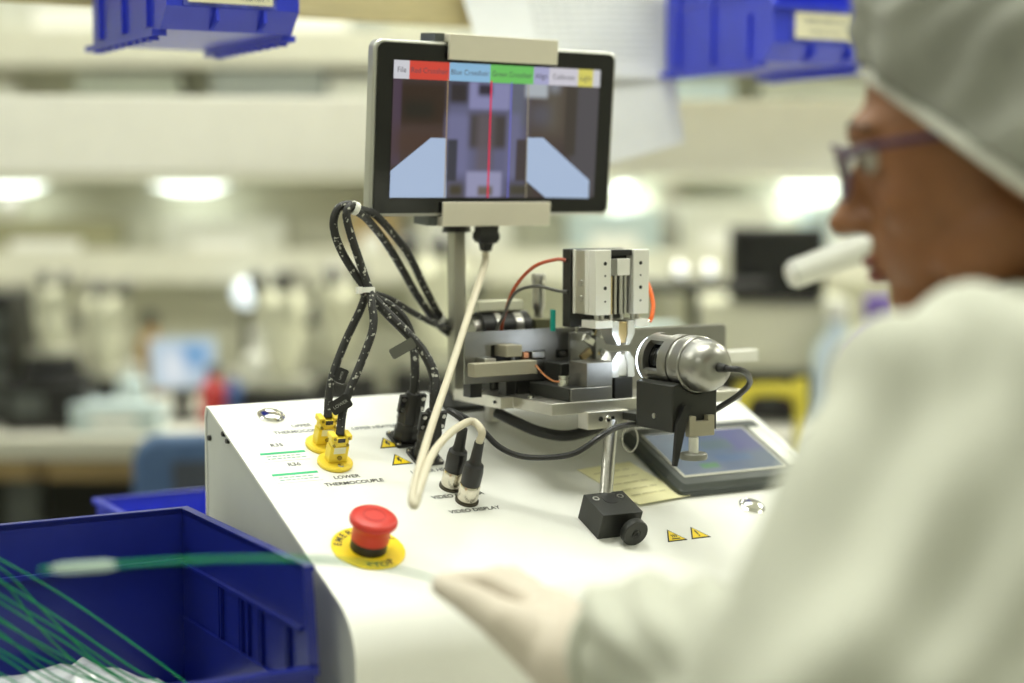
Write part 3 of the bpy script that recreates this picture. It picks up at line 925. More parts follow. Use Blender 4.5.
cable('air_tube', [fx(45.0, 46, 124), fx(38, 52, 124.5), fx(24, 66, 118), fx(14, 82, 100), fx(10, 92, 78), fx(11, 103, 55), fx(16, 110, 2.5)], .0017, REDTUBE, 'rust red air tube arching from the left of the upright slide')
cable('air_tube', [fx(45.0, 44, 95.5), fx(40, 52, 96), fx(26, 66, 100), fx(14, 82, 94), fx(8, 92, 74), fx(6, 106, 50), fx(8, 112, 2.5)], .0015, GREYTUBE, 'dark grey air tube curving from the lower left of the upright slide')
cable('air_tube', [fx(107.5, 30, 118), fx(113, 27, 114), fx(119, 20, 100), fx(118.5, 12, 84), fx(113.5, 7, 73), fx(110.3, 6, 68)], .0021, ORANGE, 'bright orange air tube bowing out at the right of the slide')

# micrometer and gear behind the left plate
mm = thing('micrometer_stage', FM @ T(.066, .124, 0), 'small silver micrometer on a black positioning stage behind the left plate', 'micrometer')
MB().box((-.016, -.014, .0002), (.012, .026, .030)).build('stage_block', BLACKA, mm, bevel=.001)
MB().box((-.010, -.012, .0303), (.010, .010, .066)).build('carrier', mat('olive_metal', (.16, .16, .09), .4, metal=.5), mm, bevel=.001)
MB().lathe([(.0040, .0663), (.0040, .073), (.0058, .076), (.0062, .082), (.0062, .100), (.0070, .101), (.0070, .1065), (.0064, .108), (0, .108)], None, 22).build('thimble', STEEL, mm)
gb = thing('drive_motor', FM @ T(.026, .128, 0), 'black drive motor with silver bands behind the left plate', 'motor')
MB().box((-.022, -.016, .0002), (.022, .016, .042)).build('mount', BLACKA, gb, bevel=.001)
MB().cyl((-.026, 0, .058), (.026, 0, .058), .0155, seg=26).build('motor_body', BLACKP, gb)
MB().cyl((-.0262, 0, .058), (-.034, 0, .058), .011, seg=22).build('end_cap', STEEL, gb)
MB().ring(.0168, .0157, -.004, .004, T(.012, 0, .058) @ R(90, 'Y')).build('band', STEEL, gb); MB().ring(.0168, .0157, -.003, .003, T(-.010, 0, .058) @ R(90, 'Y')).build('band', STEEL, gb)
MB().box((-.030, -.008, .0745), (.020, .010, .084)).build('cover', MICW, gb, bevel=.001)

# ================================================================== INSPECTION CAMERA
A_ = Vector((.0855, -.036, .0385)); B_ = Vector((.0855, -.123, .0385)); ax = (B_ - A_).normalized()
lq = frame(FM @ A_, (FM.to_3x3() @ Vector((0, 0, 1)).cross(ax)), FM.to_3x3() @ Vector((0, 0, 1)), FM.to_3x3() @ ax)
ic = thing('inspection_camera', FM @ T(.080, -.074, -.018), 'silver cylindrical inspection camera with a lit lens on a black cradle', 'camera')
lq = lq @ Matrix.Diagonal((1.04, 1.04, .92, 1)); LM = TM[ic.name].inverted() @ lq
LSIL = mat('lens_silver', (.34, .335, .31), .36, metal=.95, var=.05)
MB().ring(.0205, .0165, 0, .007, LM, 40).build('front_ring', GLASS, ic)
MB().ring(.0180, .0145, .0015, .0050, LM, 40).build('ring_light', RINGGLOW, ic)
MB().lathe([(.0163, .0075), (.0163, .0095)], LM, 32).build('front_glass', mat('lens_glass', (.05, .06, .07), .05, coat=.8), ic)
# cage with windows: two hoops joined by four bars around a dark core
cage = MB().ring(.0232, .0170, .0072, .015, LM, 40).ring(.0235, .0165, .037, .050, LM, 40)
for k in range(4):
    a = math.radians(90 * k + 28)
    for s in range(3):
        b = a + math.radians((s - 1) * 8)
        cage.box((.0190, -.0017, .014), (.0233, .0017, .038), LM @ Matrix.Rotation(b, 4, 'Z'))
cage.build('lens_cage', LSIL, ic)
MB().lathe([(.0160, .015), (.0150, .019), (.0160, .022), (.0140, .028), (.0150, .037)], LM, 32).build('lens_core', BLACKG, ic)
MB().lathe([(.0222, .0502), (.0215, .0515), (.0215, .0555), (.0238, .0565), (.0238, .068), (.0228, .0695)], LM, 40).build('rear_collar', LSIL, ic)
MB().lathe([(.0222, .0695), (.0220, .078), (.0200, .0865), (.0165, .0925), (.0105, .0965), (.0055, .0975), (0, .0975)], LM, 40).build('rear_dome', LSIL, ic)
sb = LM @ Vector((0, 0, .097))
MB().cyl(sb, LM @ Vector((0, 0, .108)), .0042, .0032).build('strain_relief', BLACKP, ic)
ld = bpy.data.lights.new('ring_lamp', 'SPOT'); ld.energy = 0.03; ld.spot_size = math.radians(95); ld.spot_blend = .6; ld.color = (.82, .90, 1); ld.shadow_soft_size = .010
lo = bpy.data.objects.new('lamp', ld); COL.objects.link(lo); lo.parent = ic; lo.matrix_local = LM @ T(0, 0, -.004)
# cradle: block with arched top
MI = TM[ic.name].inverted() @ FM
arch = []
for k in range(13):
    a = math.radians(205 + (335 - 205) * k / 12)
    arch.append((.0835 + .0247 * math.cos(a), .0385 + .0247 * math.sin(a)))
poly = [(.056, -.018), (.104, -.018), (.104, .022)] + [p for p in arch[::-1] if p[1] < .0275] + [(.056, .022)]
cr_ = MB(); n = len(poly)
cr_.add([(p[0], -.100, p[1]) for p in poly] + [(p[0], -.048, p[1]) for p in poly], [tuple(range(n)), tuple(range(2 * n - 1, n - 1, -1))] + [(i, n + i, n + (i + 1) % n, (i + 1) % n) for i in range(n)], MI)
cr_.build('cradle', BLACKA, ic, bevel=.0012)
MB().lathe([(.0024, 0), (.0024, .001), (0, .0013)], MI @ T(.056, -.075, -.006) @ R(-90, 'Y'), 12).build('cradle_screw', STEEL, ic)
MB().prism([(.070, -.022), (.097, -.022), (.097, -.0045), (.090, -.0045), (.090, -.009), (.077, -.009), (.077, -.0045), (.070, -.0045)], .100, .106, MI @ R(90, 'X')).build('clamp_plate', TANM, ic, bevel=.0004)
MB().add([(.0555, -.104, -.046), (.0575, -.106, -.046), (.0660, -.106, -.014), (.0720, -.106, .004), (.066, -.106, .006), (.0585, -.104, -.010),
          (.0555, -.1005, -.046), (.0575, -.1005, -.046), (.0660, -.1005, -.014), (.0720, -.1005, .004), (.066, -.1005, .006), (.0585, -.1005, -.010)],
         [(0, 1, 2, 3, 4, 5), (11, 10, 9, 8, 7, 6)] + [(i, 6 + i, 6 + (i + 1) % 6, (i + 1) % 6) for i in range(6)], MI).build('lever', BLACKP, ic)
MB().cyl(MI @ Vector((.076, -.104, -.0225)), MI @ Vector((.076, -.104, -.036)), .0042).build('knob_post', ALUW, ic)
MB().lathe([(.0112, 0), (.0118, .001), (.0118, .0048), (.0108, .0056)], MI @ T(.076, -.104, -.0415), 28).build('thumb_knob', mat('grey_knob', (.22, .22, .19), .4), ic)

# hair-pin key ring hanging at the rod
rg = fx(76, -9, -33)
o = MB().tube([fx(79 + 6.4 * math.cos(a), -8 - 3 * math.cos(a), -36 + 11.5 * math.sin(a)) for a in [2 * math.pi * k / 30 for k in range(30)]], .0007, 8, closed=True).build('wire_ring', STEEL, None)
tag(o, 'thin steel wire ring hanging beside the rod under the platform', 'ring')

# ================================================================== MONITOR
MYAW = math.radians(34); TAU = math.radians(4.6)
mx = Vector((math.cos(MYAW), math.sin(MYAW), 0)); my = Vector((-math.sin(MYAW), math.cos(MYAW), 0))
mz = Vector((0, 0, 1)) * math.cos(TAU) - my * math.sin(TAU); mn = mz.cross(mx)
MC = at(491, 128, 1.6)
MM_ = frame(MC, mx, mn, mz)
MMI = MM_.inverted()


def ml(px, py, y=0.0):
    """point of the display glass seen at a picture position, in the display's own frame"""
    r = at(px, py, 1) - CAM
    k = ((MC + mn * y - CAM).dot(mn)) / r.dot(mn)
    return MMI @ (CAM + r * k)


mon = thing('display_monitor', MM_, 'silver flat display showing a microscope picture, held by two clamp brackets', 'monitor')
MZ = Matrix(((1, 0, 0, 0), (0, 0, -1, 0), (0, 1, 0, 0), (0, 0, 0, 1)))   # (x,y,z)->(x,-z.. ) draws a prism in the x-z plane, growing to the front
hx0, hx1, hz0, hz1 = -.1268, .1445, -.0826, .0768
MB().prism(rrect(hx0, hz0, hx1, hz1, .009), -.014, -.0015, MZ).build('housing', mat('silver_housing', (.56, .56, .52), .35, metal=.75, var=.03), mon, bevel=.002)
MB().prism(rrect(hx0 + .0035, hz0 + .003, hx1 - .0035, hz1 - .003, .007), -.0015, 0, MZ).build('bezel', BLACKG, mon)
PIC = mat('display_picture', (.01, .01, .01), .2, var=0.0)
p0 = ml(391.5, 198); p1 = ml(599, 69.5)
sx0, sx1, sz0, sz1 = -.1074, .1236, -.0652, .0586
scn = MB().box((sx0, -.0007, sz0), (sx1, -.0001, sz1)).build('screen', PIC, mon)


def sc_xy(cx, cy): return ml(350 + cx / 3.103, 20 + cy / 3.103)     # from the picture on the display


L_ = []
def lay(cx0, cy0, cx1, cy1, soft, col, amt=1.0):
    a = sc_xy(cx0, cy0); b = sc_xy(cx1, cy1)
    L_.append(((a.x + b.x) / 2, (a.z + b.z) / 2, abs(b.x - a.x) / 2, abs(b.z - a.z) / 2, soft, col, amt))


lay(150, 190, 300, 330, .006, (.035, .012, .008)); lay(165, 245, 260, 310, .008, (.012, .006, .006)); lay(135, 180, 152, 450, .002, (.10, .055, .12), .7)
lay(135, 330, 300, 430, .012, (.085, .035, .025), .8)
lay(305, 190, 545, 550, .005, (.16, .16, .30)); lay(308, 190, 365, 260, .005, (.03, .02, .03)); lay(372, 190, 500, 280, .003, (.34, .34, .62)); lay(398, 196, 440, 236, .004, (.03, .02, .05))
lay(500, 190, 545, 330, .004, (.16, .17, .25)); lay(362, 290, 488, 400, .005, (.07, .055, .06)); lay(395, 290, 440, 470, .006, (.16, .13, .16), .8)
lay(300, 290, 362, 480, .006, (.22, .22, .42)); lay(488, 290, 520, 490, .005, (.20, .20, .36)); lay(302, 370, 328, 500, .002, (.05, .05, .08)); lay(516, 370, 545, 500, .002, (.07, .05, .06))
lay(360, 470, 466, 550, .003, (.42, .42, .66)); lay(395, 515, 440, 545, .003, (.20, .16, .14)); lay(302, 505, 350, 550, .006, (.07, .055, .03)); lay(490, 505, 560, 550, .006, (.07, .06, .04))
lay(555, 195, 680, 380, .010, (.10, .07, .06)); lay(610, 205, 650, 345, .010, (.15, .13, .10), .8); lay(560, 260, 620, 330, .010, (.13, .13, .18), .7)
lay(545, 190, 612, 242, .0035, (.60, .66, .72)); lay(620, 190, 650, 225, .006, (.35, .38, .45), .8); lay(690, 200, 765, 550, .006, (.10, .09, .11)); lay(672, 200, 696, 420, .003, (.06, .045, .04))
screen_paint(PIC, (.07, .045, .05), L_, .62, xy=(0, 2))


def emis(name, col, s=.80):
    return mat(name, tuple(c * .1 for c in col), .3, var=0, emit=col, estr=s)


def scr_poly(pts, yoff, m, name, parent):
    P = [sc_xy(*p) for p in pts]
    n = len(P)
    mb = MB().add([(p.x, -.0007 - yoff, p.z) for p in P] + [(p.x, -.0005 - yoff, p.z) for p in P], [tuple(range(n)), tuple(range(2 * n - 1, n - 1, -1))] + [(i, (i + 1) % n, n + (i + 1) % n, n + i) for i in range(n)])
    return mb.build(name, m, parent)


LB = emis('picture_pale_blue', (.42, .53, .74), .82)
scr_poly([(124, 468), (250, 365), (297, 367), (296, 551), (121, 551)], .0003, LB, 'picture_shape', scn)
scr_poly([(548, 365), (597, 365), (740, 497), (738, 553), (605, 551), (546, 500)], .0003, LB, 'picture_shape', scn)
for a, b, wd, col, nm in (((302, 182), (291, 551), 1.2, (.42, .30, .14), 'tan'), ((552, 200), (543, 551), 1.2, (.36, .32, .22), 'olive'), ((437, 188), (425, 551), 2.4, (.75, .02, .08), 'red'), ((500, 192), (487, 551), 1.6, (.16, .16, .62), 'blue')):
    scr_poly([(a[0] - wd, a[1]), (a[0] + wd, a[1]), (b[0] + wd, b[1]), (b[0] - wd, b[1])], .0006, emis('crosshair_' + nm, col), 'crosshair_line', scn)
# menu row: colours and words
mw = sx1 - sx0; mh = .0165
cells = [('File', 393, 409, (.66, .66, .72)), ('Red Crosshair', 409, 449, (.68, .06, .04)), ('Blue Crosshair', 449, 490, (.28, .52, .76)), ('Green Crosshair', 490, 533.5, (.16, .58, .13)),
         ('Align', 533.5, 549, (.42, .42, .66)), ('Calibrate', 549, 578, (.66, .64, .72)), ('Light', 578, 593, (.72, .66, .14)), ('', 593, 600.5, (.66, .66, .70))]
TXT = emis('menu_text', (.10, .09, .12), .6)
for tx, a, b, col in cells:
    xa = ml(a, 65).x; xb = ml(b, 65).x
    xa = max(xa, sx0); xb = min(xb, sx1)
    if tx == '': xb = sx1
    ce = MB().box((xa, -.0012, sz1 - mh), (xb, -.0007, sz1)).build('menu_cell', emis('menu_' + (tx or 'blank').split()[0].lower(), col), scn)
    if tx:
        q = text_mb(tx, .0070, T((xa + xb) / 2, -.0014, sz1 - mh * .52) @ Matrix(((1, 0, 0, 0), (0, 0, -1, 0), (0, 1, 0, 0), (0, 0, 0, 1))))
        xs = [p.x for p in q.v]; wdt = max(xs) - min(xs); c0 = (max(xs) + min(xs)) / 2
        k = min(1.0, (xb - xa) * .92 / wdt)
        q.v = [Vector((c0 + (p.x - c0) * k, p.y, p.z)) for p in q.v]
        q.build('menu_lettering', TXT, scn)
# clamp brackets
BRK = mat('cream_anodised_bracket', (.72, .68, .57), .5, metal=.35, var=.02)
for nm, z0, z1, s in (('upper_bracket', .0612, .0846, 1), ('lower_bracket', -.0917, -.0690, -1)):
    xa, xb = -.0525, .0690
    b = MB().box((xa, -.0055, z0), (xb, -.0025, z1))
    zz = (z1 - .002, z1) if s > 0 else (z0, z0 + .002)
    zc = (hz1 + .0005, z1) if s > 0 else (z0, hz0 - .0005)
    b.box((xa, -.0025, zc[0]), (xb, .030, zc[1]))
    b.build('clamp_bracket', BRK, mon, bevel=.0006)
    MB().box((xa - .010, .004, zc[0]), (xa - .0002, .030, zc[1])).build('bracket_ear', DARKG, mon)
MB().box((-.030, .0300, -.0916), (.030, .0335, .0845)).build('back_strap', DARKG, mon)
# cable plug under the lower bracket
pc = ml(492.5, 226, -.004)
pg = MB().prism(rrect(pc.x - .0125, -.006, pc.x + .0125, .008, .002), -.0145, 0, T(0, .006, pc.z + .0))
pg = MB()
def plugsec(w_, d_, z): return [(pc.x + sx * w_, .006 + sy * d_, z) for sx, sy in ((-1, -1), (1, -1), (1, 1), (-1, 1))]
secs = [plugsec(.0100, .006, -.0919), plugsec(.0100, .006, -.0980), plugsec(.0112, .007, -.1000), plugsec(.0112, .007, -.1050), plugsec(.0085, .006, -.1085), plugsec(.0055, .005, -.1090), plugsec(.0042, .004, -.1165)]
vs = [p for s_ in secs for p in s_]; fs = [(0, 1, 2, 3), tuple(range(len(vs) - 1, len(vs) - 5, -1))]
for j in range(len(secs) - 1):
    for k in range(4): fs.append((j * 4 + k, j * 4 + (k + 1) % 4, (j + 1) * 4 + (k + 1) % 4, (j + 1) * 4 + k))
vb = thing('video_cable', MM_ @ T(pc.x, .006, -.0919), 'off-white video cable hanging from the black plug under the display monitor', 'cable')
pg.add(vs, fs, MM_).build('cable_plug', BLACKP, vb, world=True, bevel=.0008)
e0 = MM_ @ Vector((pc.x, .006, -.1166))
vtop = on(VID[1][0], VID[1][1], .0590).translation
pts = [e0, MM_ @ Vector((pc.x - .002, .004, -.130)), at(470, 310, 1.555), at(450, 372, 1.49), at(432, 425, 1.42), at(419, 468, 1.37), at(412, 497, 1.34), at(415, 505, 1.335), at(421, 484, 1.35), at(432, 455, 1.385), at(447, 436, 1.425), at(461, 425.5, 1.45), at(473, 421.5, 1.461), on(VID[1][0], VID[1][1], .070).translation, vtop]
MB().tube(catmull(pts, 10), .0034, 12).build('cable_jacket', BEIGE, vb, world=True)


def din_plug(parent, u, v):
    MB().lathe([(.0088, .0017), (.0093, .003), (.0093, .016), (.0086, .0175)], on(u, v), 28).build('nickel_shell', mat('nickel_shell', (.72, .68, .58), .22, metal=1.0, var=.06, scale=200), parent, world=True)
    MB().lathe([(.0080, .0175), (.0088, .019), (.0090, .030), (.0082, .0365), (.0060, .0385)], on(u, v), 28).build('plug_grip', BLACKP, parent, world=True)
    MB().lathe([(.0060, .0385), (.0050, .042), (.0042, .0590)], on(u, v), 20).build('strain_relief', BLACKP, parent, world=True)


din_plug(vb, *VID[1])

# camera cable from the rear video plug to the inspection camera
ck = thing('camera_cable', on(VID[0][0], VID[0][1], .0017), 'thin black camera cable sagging below the platform from a silver plug', 'cable')
din_plug(ck, *VID[0])
lend = lq @ Vector((0, 0, .106))
pts = [on(VID[0][0], VID[0][1], .0585).translation, on(VID[0][0] - .001, VID[0][1] + .002, .066).translation, at(453, 413, 1.475), at(449, 410.5, 1.48), at(458, 414, 1.482), at(478, 426, 1.482), at(498, 446, 1.482), at(520, 456, 1.482), at(548, 457.5, 1.48), at(575, 453, 1.475), at(600, 437, 1.478), at(618, 427, 1.50), at(640, 424, 1.525)]
pts2 = [at(690, 421, 1.53), at(728, 402, 1.50), at(748, 386, 1.46), at(748, 375, 1.43), at(740, 370, 1.415), lq @ Vector((0, 0, .118)), lend]
MB().tube(catmull(pts + pts2, 8), .0026, 10).build('cable_jacket', CABLE, ck, world=True)

# hose under the platform
cable('hose', [fx(-2, 90, -17), fx(6, 70, -24), fx(20, 50, -32), fx(45, 40, -36), fx(72, 30, -28), fx(90, 40, -17)], .0052, CABLE, 'thick black hose looping under the platform beside the rod', 'hose')

# ---- stand of the monitor
ps = on(.1935, .226).translation
st = thing('monitor_stand', T(*ps), 'slim grey aluminium post carrying the display monitor', 'stand')
ztop = MC.z - ps.z
MB().prism(rrect(-.0065, -.0065, .0065, .0065, .001), -.004, ztop + .02, R(32, 'Z')).build('post', mat('post_aluminium', (.50, .49, .42), .4, metal=.7, var=.03), st)
MB().prism(rrect(-.022, -.022, .022, .022, .003), -.006, .006, slope().to_3x3().to_4x4()).build('foot_plate', BLACKA, st)
back = MM_ @ Vector((-.022, .0337, -.012))
v_ = back - ps
MB().cyl((0, 0, ztop - .012), v_, .009).build('swivel_arm', BLACKP, st)
back2 = MM_ @ Vector((-.022, .0337, -.086)) - ps
q = MB(); q.cyl((0, 0, ztop - .098), (0, 0, ztop - .082), .014, .010); q.build('collar', BLACKP, st)
MB().box((-.0135, -.010, ztop - .09), (.0135, .030, ztop - .075), R(34, 'Z')).build('tilt_block', BLACKP, st)

# ================================================================== CABLES OF THE THERMOCOUPLES AND HEATERS
def tc_plug(parent, u, v):
    P = on(u, v)
    b = MB().box((-.0088, -.0052, .0042), (.0088, .0052, .0200), P).box((-.0078, -.0048, .0200), (.0078, .0048, .0285), P)
    b.box((-.0098, -.0056, .0262), (-.0040, .0056, .0312), P).box((.0040, -.0056, .0262), (.0098, .0056, .0312), P)
    b.build('plug_body', YELLOW, parent, world=True, bevel=.0008)
    MB().box((-.0055, -.0056, .0135), (.0055, -.0050, .0195), P).build('plug_window', mat('plug_window', (.80, .78, .55), .4, var=.03), parent, world=True)
    MB().box((-.0032, -.0062, .0250), (.0032, -.0047, .0282), P).build('cable_slot', BLACKP, parent, world=True)
    for x, z, r_ in ((-.0066, .0284, .0014), (.0066, .0284, .0014), (-.0064, .0218, .0013), (.0064, .0218, .0013), (0.0008, .0092, .0022)):
        MB().cyl(P @ Vector((x, -.0046, z)), P @ Vector((x, -.0063, z)), r_, seg=10).build('plug_screw', mat('plug_screw', (.30, .22, .03), .35, metal=.4), parent, world=True)


def sleeve_tag(parent, a, b, wd, words, m=None):
    """flat printed marker sleeve lying along a cable between a and b"""
    a = Vector(a); b = Vector(b); x = (b - a); L = x.length; x.normalize()
    n_ = (CAM - a); n_ = (n_ - x * n_.dot(x)).normalized(); y = n_.cross(x)
    F = frame((a + b) / 2, x, y, n_)
    sv = MB().prism(rrect(-L / 2, -wd / 2, L / 2, wd / 2, wd * .2), -.0022, .0036, F).build('marker_sleeve', m or BLACKP, parent, world=True)
    if words:
        text_mb(words, min(wd * .5, L / len(words) * 1.05), F @ T(0, 0, .0038)).build('marker_lettering', mat('marker_ink', (.35, .35, .32), .6), sv, world=True)


def zip_tie(name, c, r_, axis, label):
    q = Vector(axis).normalized().to_track_quat('Z', 'Y').to_matrix().to_4x4()
    t = thing(name, T(*c) @ q, label, 'cable tie', 'white cable ties')
    MB().ring(r_, r_ - .0014, -.0024, .0024, None, 22).build('band', TIEW, t)
    MB().box((r_ - .001, -.0025, -.003), (r_ + .0035, .0025, .003)).build('tie_head', TIEW, t)
    return t


tcA = thing('thermocouple_cable', on(*TC[0], .0042), 'braided black cable rising from the rear yellow thermocouple plug', 'cable', 'thermocouple cables')
tc_plug(tcA, *TC[0])
tcB = thing('thermocouple_cable', on(*TC[1], .0042), 'braided black cable rising from the front yellow thermocouple plug', 'cable', 'thermocouple cables')
tc_plug(tcB, *TC[1])
ptsA = [on(TC[0][0], TC[0][1], .029).translation, at(329, 396, 1.512), at(333, 374, 1.515), at(346, 340, 1.52), at(361, 308, 1.52), at(365.5, 290, 1.52), at(357, 277, 1.52), at(341, 250, 1.515), at(333.5, 226, 1.51), at(338, 209, 1.51), at(349, 204.5, 1.515), at(360, 209.5, 1.525), at(378, 217, 1.55), at(408, 254, 1.59), at(425, 288, 1.62), at(441, 317, 1.645), at(462, 337, 1.665), at(470, 352, 1.68)]
ptsB = [on(TC[1][0], TC[1][1], .029).translation, at(343, 411, 1.49), at(350, 389, 1.495), at(362, 360, 1.50), at(373, 328, 1.505), at(372, 305, 1.510), at(369.5, 290, 1.515), at(363, 271, 1.515), at(352, 238, 1.51), at(346.5, 216, 1.505), at(350, 206.5, 1.508), at(358, 212, 1.517), at(369, 221, 1.54), at(386, 243, 1.575), at(402, 269, 1.60), at(417, 295, 1.62), at(437, 323, 1.64), at(459, 342, 1.66), at(467, 356, 1.675)]
MB().tube(catmull(ptsA, 8), .0037, 10).build('braided_sleeve', BRAID, tcA, world=True)
MB().tube(catmull(ptsB, 8), .0037, 10).build('braided_sleeve', BRAID, tcB, world=True)
sleeve_tag(tcA, at(338.5, 383, 1.505), at(344, 369, 1.507), .010, 'UPPER')
sleeve_tag(tcB, at(331, 410, 1.484), at(350, 399, 1.486), .0125, 'LOWER')
zip_tie('cable_tie', at(367.5, 290, 1.517), .0068, at(367, 280, 1.517) - at(368, 300, 1.517), 'white cable tie around the middle of the black cable bundle')
zip_tie('cable_tie', at(354.5, 208, 1.513), .0062, at(362, 212, 1.52) - at(349, 206, 1.51), 'white cable tie at the top of the black cable loop')
zip_tie('cable_tie', at(440, 320, 1.643), .0062, at(450, 330, 1.65) - at(432, 305, 1.635), 'white cable tie on the cable bundle beside the monitor post')


def heater_plug(parent, u, v):
    P = on(u, v)
    MB().lathe([(.0118, .0030), (.0118, .012), (.0108, .0135), (.0108, .020), (.0116, .021), (.0112, .030), (.0088, .038), (.0082, .046), (.0060, .050)], P, 8).build('plug_body', BLACKP, parent, world=True, bevel=.0006)
    MB().box((-.0130, -.0022, .030), (.0130, .0022, .0475), P).build('cord_grip', BLACKP, parent, world=True, bevel=.0008)
    for s in (-1, 1):
        for z in (.034, .044):
            MB().cyl(P @ Vector((s * .0095, -.0022, z)), P @ Vector((s * .0095, -.0034, z)), .0019, seg=10).build('grip_screw', STEEL, parent, world=True)


hA = thing('heater_cable', on(*PW[0], .0028), 'black heater cable rising from the rear square socket', 'cable', 'heater cables')
heater_plug(hA, *PW[0])
hB = thing('heater_cable', on(*PW[1], .0028), 'black heater cable rising from the front square socket', 'cable', 'heater cables')
heater_plug(hB, *PW[1])
ptsHA = [on(PW[0][0], PW[0][1], .048).translation, at(415, 375, 1.54), at(414, 350, 1.545), at(408, 326, 1.545), at(396, 310, 1.54), at(378, 299, 1.535), at(367, 294.5, 1.53), at(362.5, 297, 1.53)]
ptsHB = [on(PW[1][0], PW[1][1], .048).translation, at(434.5, 396, 1.515), at(434, 375, 1.52), at(424, 353, 1.525), at(408, 334, 1.525), at(390, 316, 1.525), at(375, 300, 1.523), at(366, 292, 1.523), at(361, 293, 1.523)]
MB().tube(catmull(ptsHA, 8), .0040, 10).build('braided_sleeve', BRAID, hA, world=True)
MB().tube(catmull(ptsHB, 8), .0045, 10).build('braided_sleeve', BRAID, hB, world=True)
sleeve_tag(hB, at(391, 355, 1.515), at(414, 342, 1.518), .010, None, mat('smoky_sleeve', (.10, .10, .085), .15, var=.15))
cable('sensor_cable', [at(372, 293, 1.545), at(392, 300, 1.56), at(412, 312, 1.585), at(435, 324, 1.62), at(458, 331, 1.655), at(470, 345, 1.685)], .0030, BRAID, 'black cable running back from the bundle to the fixture', 'cable')

# ================================================================== PERSON (seated at the right, facing the console)
HC_ = at(1002, 138, 1.105)                       # centre of the head
fwd = Vector((-.95, .31, 0)).normalized(); lft = Vector((-fwd.y, fwd.x, 0))
HP = math.radians(11)
hf = (fwd * math.cos(HP) - Vector((0, 0, 1)) * math.sin(HP)); hu = (fwd * math.sin(HP) + Vector((0, 0, 1)) * math.cos(HP))
HM = frame(HC_, hf, hu.cross(hf), hu)          # head frame: x to the face, y to the left ear, z up
PM = T(HC_.x + .14, HC_.y - .02, 0)
per = thing('person', PM, 'person in white lab coat, hair cap and glasses holding a thin green tube', 'person')
hd = MB()


def he(c, r, rot=0, ax='Y'): hd.ell((0, 0, 0), r, HM @ T(*c) @ R(rot, ax), 24, 16)


he((-.012, 0, .030), (.094, .074, .088)); he((.030, 0, -.005), (.062, .064, .085)); he((.052, 0, -.050), (.040, .050, .050)); he((.068, 0, -.092), (.021, .026, .019))
he((.050, .036, -.030), (.030, .024, .030)); he((.050, -.036, -.030), (.030, .024, .030))
he((.015, .045, -.062), (.040, .018, .030), 25); he((.015, -.045, -.062), (.040, .018, .030), 25)
he((.079, 0, .020), (.018, .048, .016))                                   # brow
hd.cap(HM @ Vector((.084, 0, .004)), HM @ Vector((.103, 0, -.031)), .0085, .0120); he((.107, 0, -.035), (.0135, .0125, .0105))
he((.096, .011, -.038), (.010, .008, .008)); he((.096, -.011, -.038), (.010, .008, .008))
he((.083, 0, -.064), (.014, .024, .016))                                  # muzzle
he((-.012, .075, -.015), (.017, .009, .030)); he((-.012, -.075, -.015), (.017, .009, .030))
NB = HC_ - fwd * .075 + Vector((0, 0, -.17))
hd.cap(HM @ Vector((-.028, 0, -.030)), NB, .054, .060)
head = remesh(hd, .0032, 8).build('head_and_neck', SKIN, per, world=True, ang=180)
lp = MB(); lp.ell((0, 0, 0), (.0085, .019, .0055), HM @ T(.0935, 0, -.0635)); lp.ell((0, 0, 0), (.0085, .018, .0065), HM @ T(.0915, 0, -.0735))
lp.build('lips', LIPS, head, world=True, ang=180)
EYE = mat('eye_white', (.40, .36, .30), .2, var=.02)
for s in (1, -1):
    e = MB().ell((0, 0, 0), (.0115, .0115, .0115), HM @ T(.0765, .031 * s, .002)).build('eye', EYE, head, world=True, ang=180)
    MB().ell((0, 0, 0), (.0030, .0055, .0055), HM @ T(.0868, .032 * s, .001)).build('iris', HAIR, head, world=True, ang=180)
    MB().tube(catmull([HM @ Vector(p) for p in ((.0905, .014 * s, .0205), (.0900, .030 * s, .0255), (.0780, .047 * s, .0210))], 6), [.0022] * 6 + [.0026] * 6 + [.001], 8).build('eyebrow', HAIR, head, world=True)
    MB().tube(catmull([HM @ Vector(p) for p in ((.0850, .020 * s, .0075), (.0880, .031 * s, .0105), (.0790, .043 * s, .0070))], 6), .0020, 8).build('eyelid', mat('eyelid_skin', (.20, .08, .035), .5), head, world=True)
# hair under the cap
MB().ell((0, 0, 0), (.098, .079, .088), HM @ T(-.020, 0, .036)).build('hair', HAIR, per, world=True, ang=180)
# bouffant cap
cp = MB(); cp.ell((0, 0, 0), (.122, .101, .098), HM @ T(-.034, 0, .060) @ R(-33, 'Y'), 40, 28)
cp.ell((0, 0, 0), (.105, .112, .112), HM @ T(-.042, 0, .0), 32, 20)


def cap_d(co):
    a = np.sin(co[:, 0] * 75 + 9 * np.sin(co[:, 2] * 21)) * np.sin(co[:, 2] * 60 + 7 * np.sin(co[:, 1] * 25))
    b = np.sin(co[:, 1] * 110 + co[:, 2] * 80)
    return .0035 * a + .0018 * b


hcap = remesh(cp, .006, 3, cap_d)
# keep the part of the cloth above the elastic line (forehead to nape)
inv = HM.inverted(); keep = []
def above(p):
    q = inv @ p
    return q.z > .066 - (.084 - q.x) * 1.05 and q.z > -.075
fl = [f for f in hcap.f if all(above(hcap.v[i]) for i in f)]
hcap.f = fl; used = sorted({i for f in fl for i in f}); mp_ = {a: b for b, a in enumerate(used)}
hcap.v = [hcap.v[i] for i in used]; hcap.f = [tuple(mp_[i] for i in f) for f in fl]
co = hcap.build('hair_cap', CAPM, per, world=True, ang=180); md = co.modifiers.new('solid', 'SOLIDIFY'); md.thickness = .0012
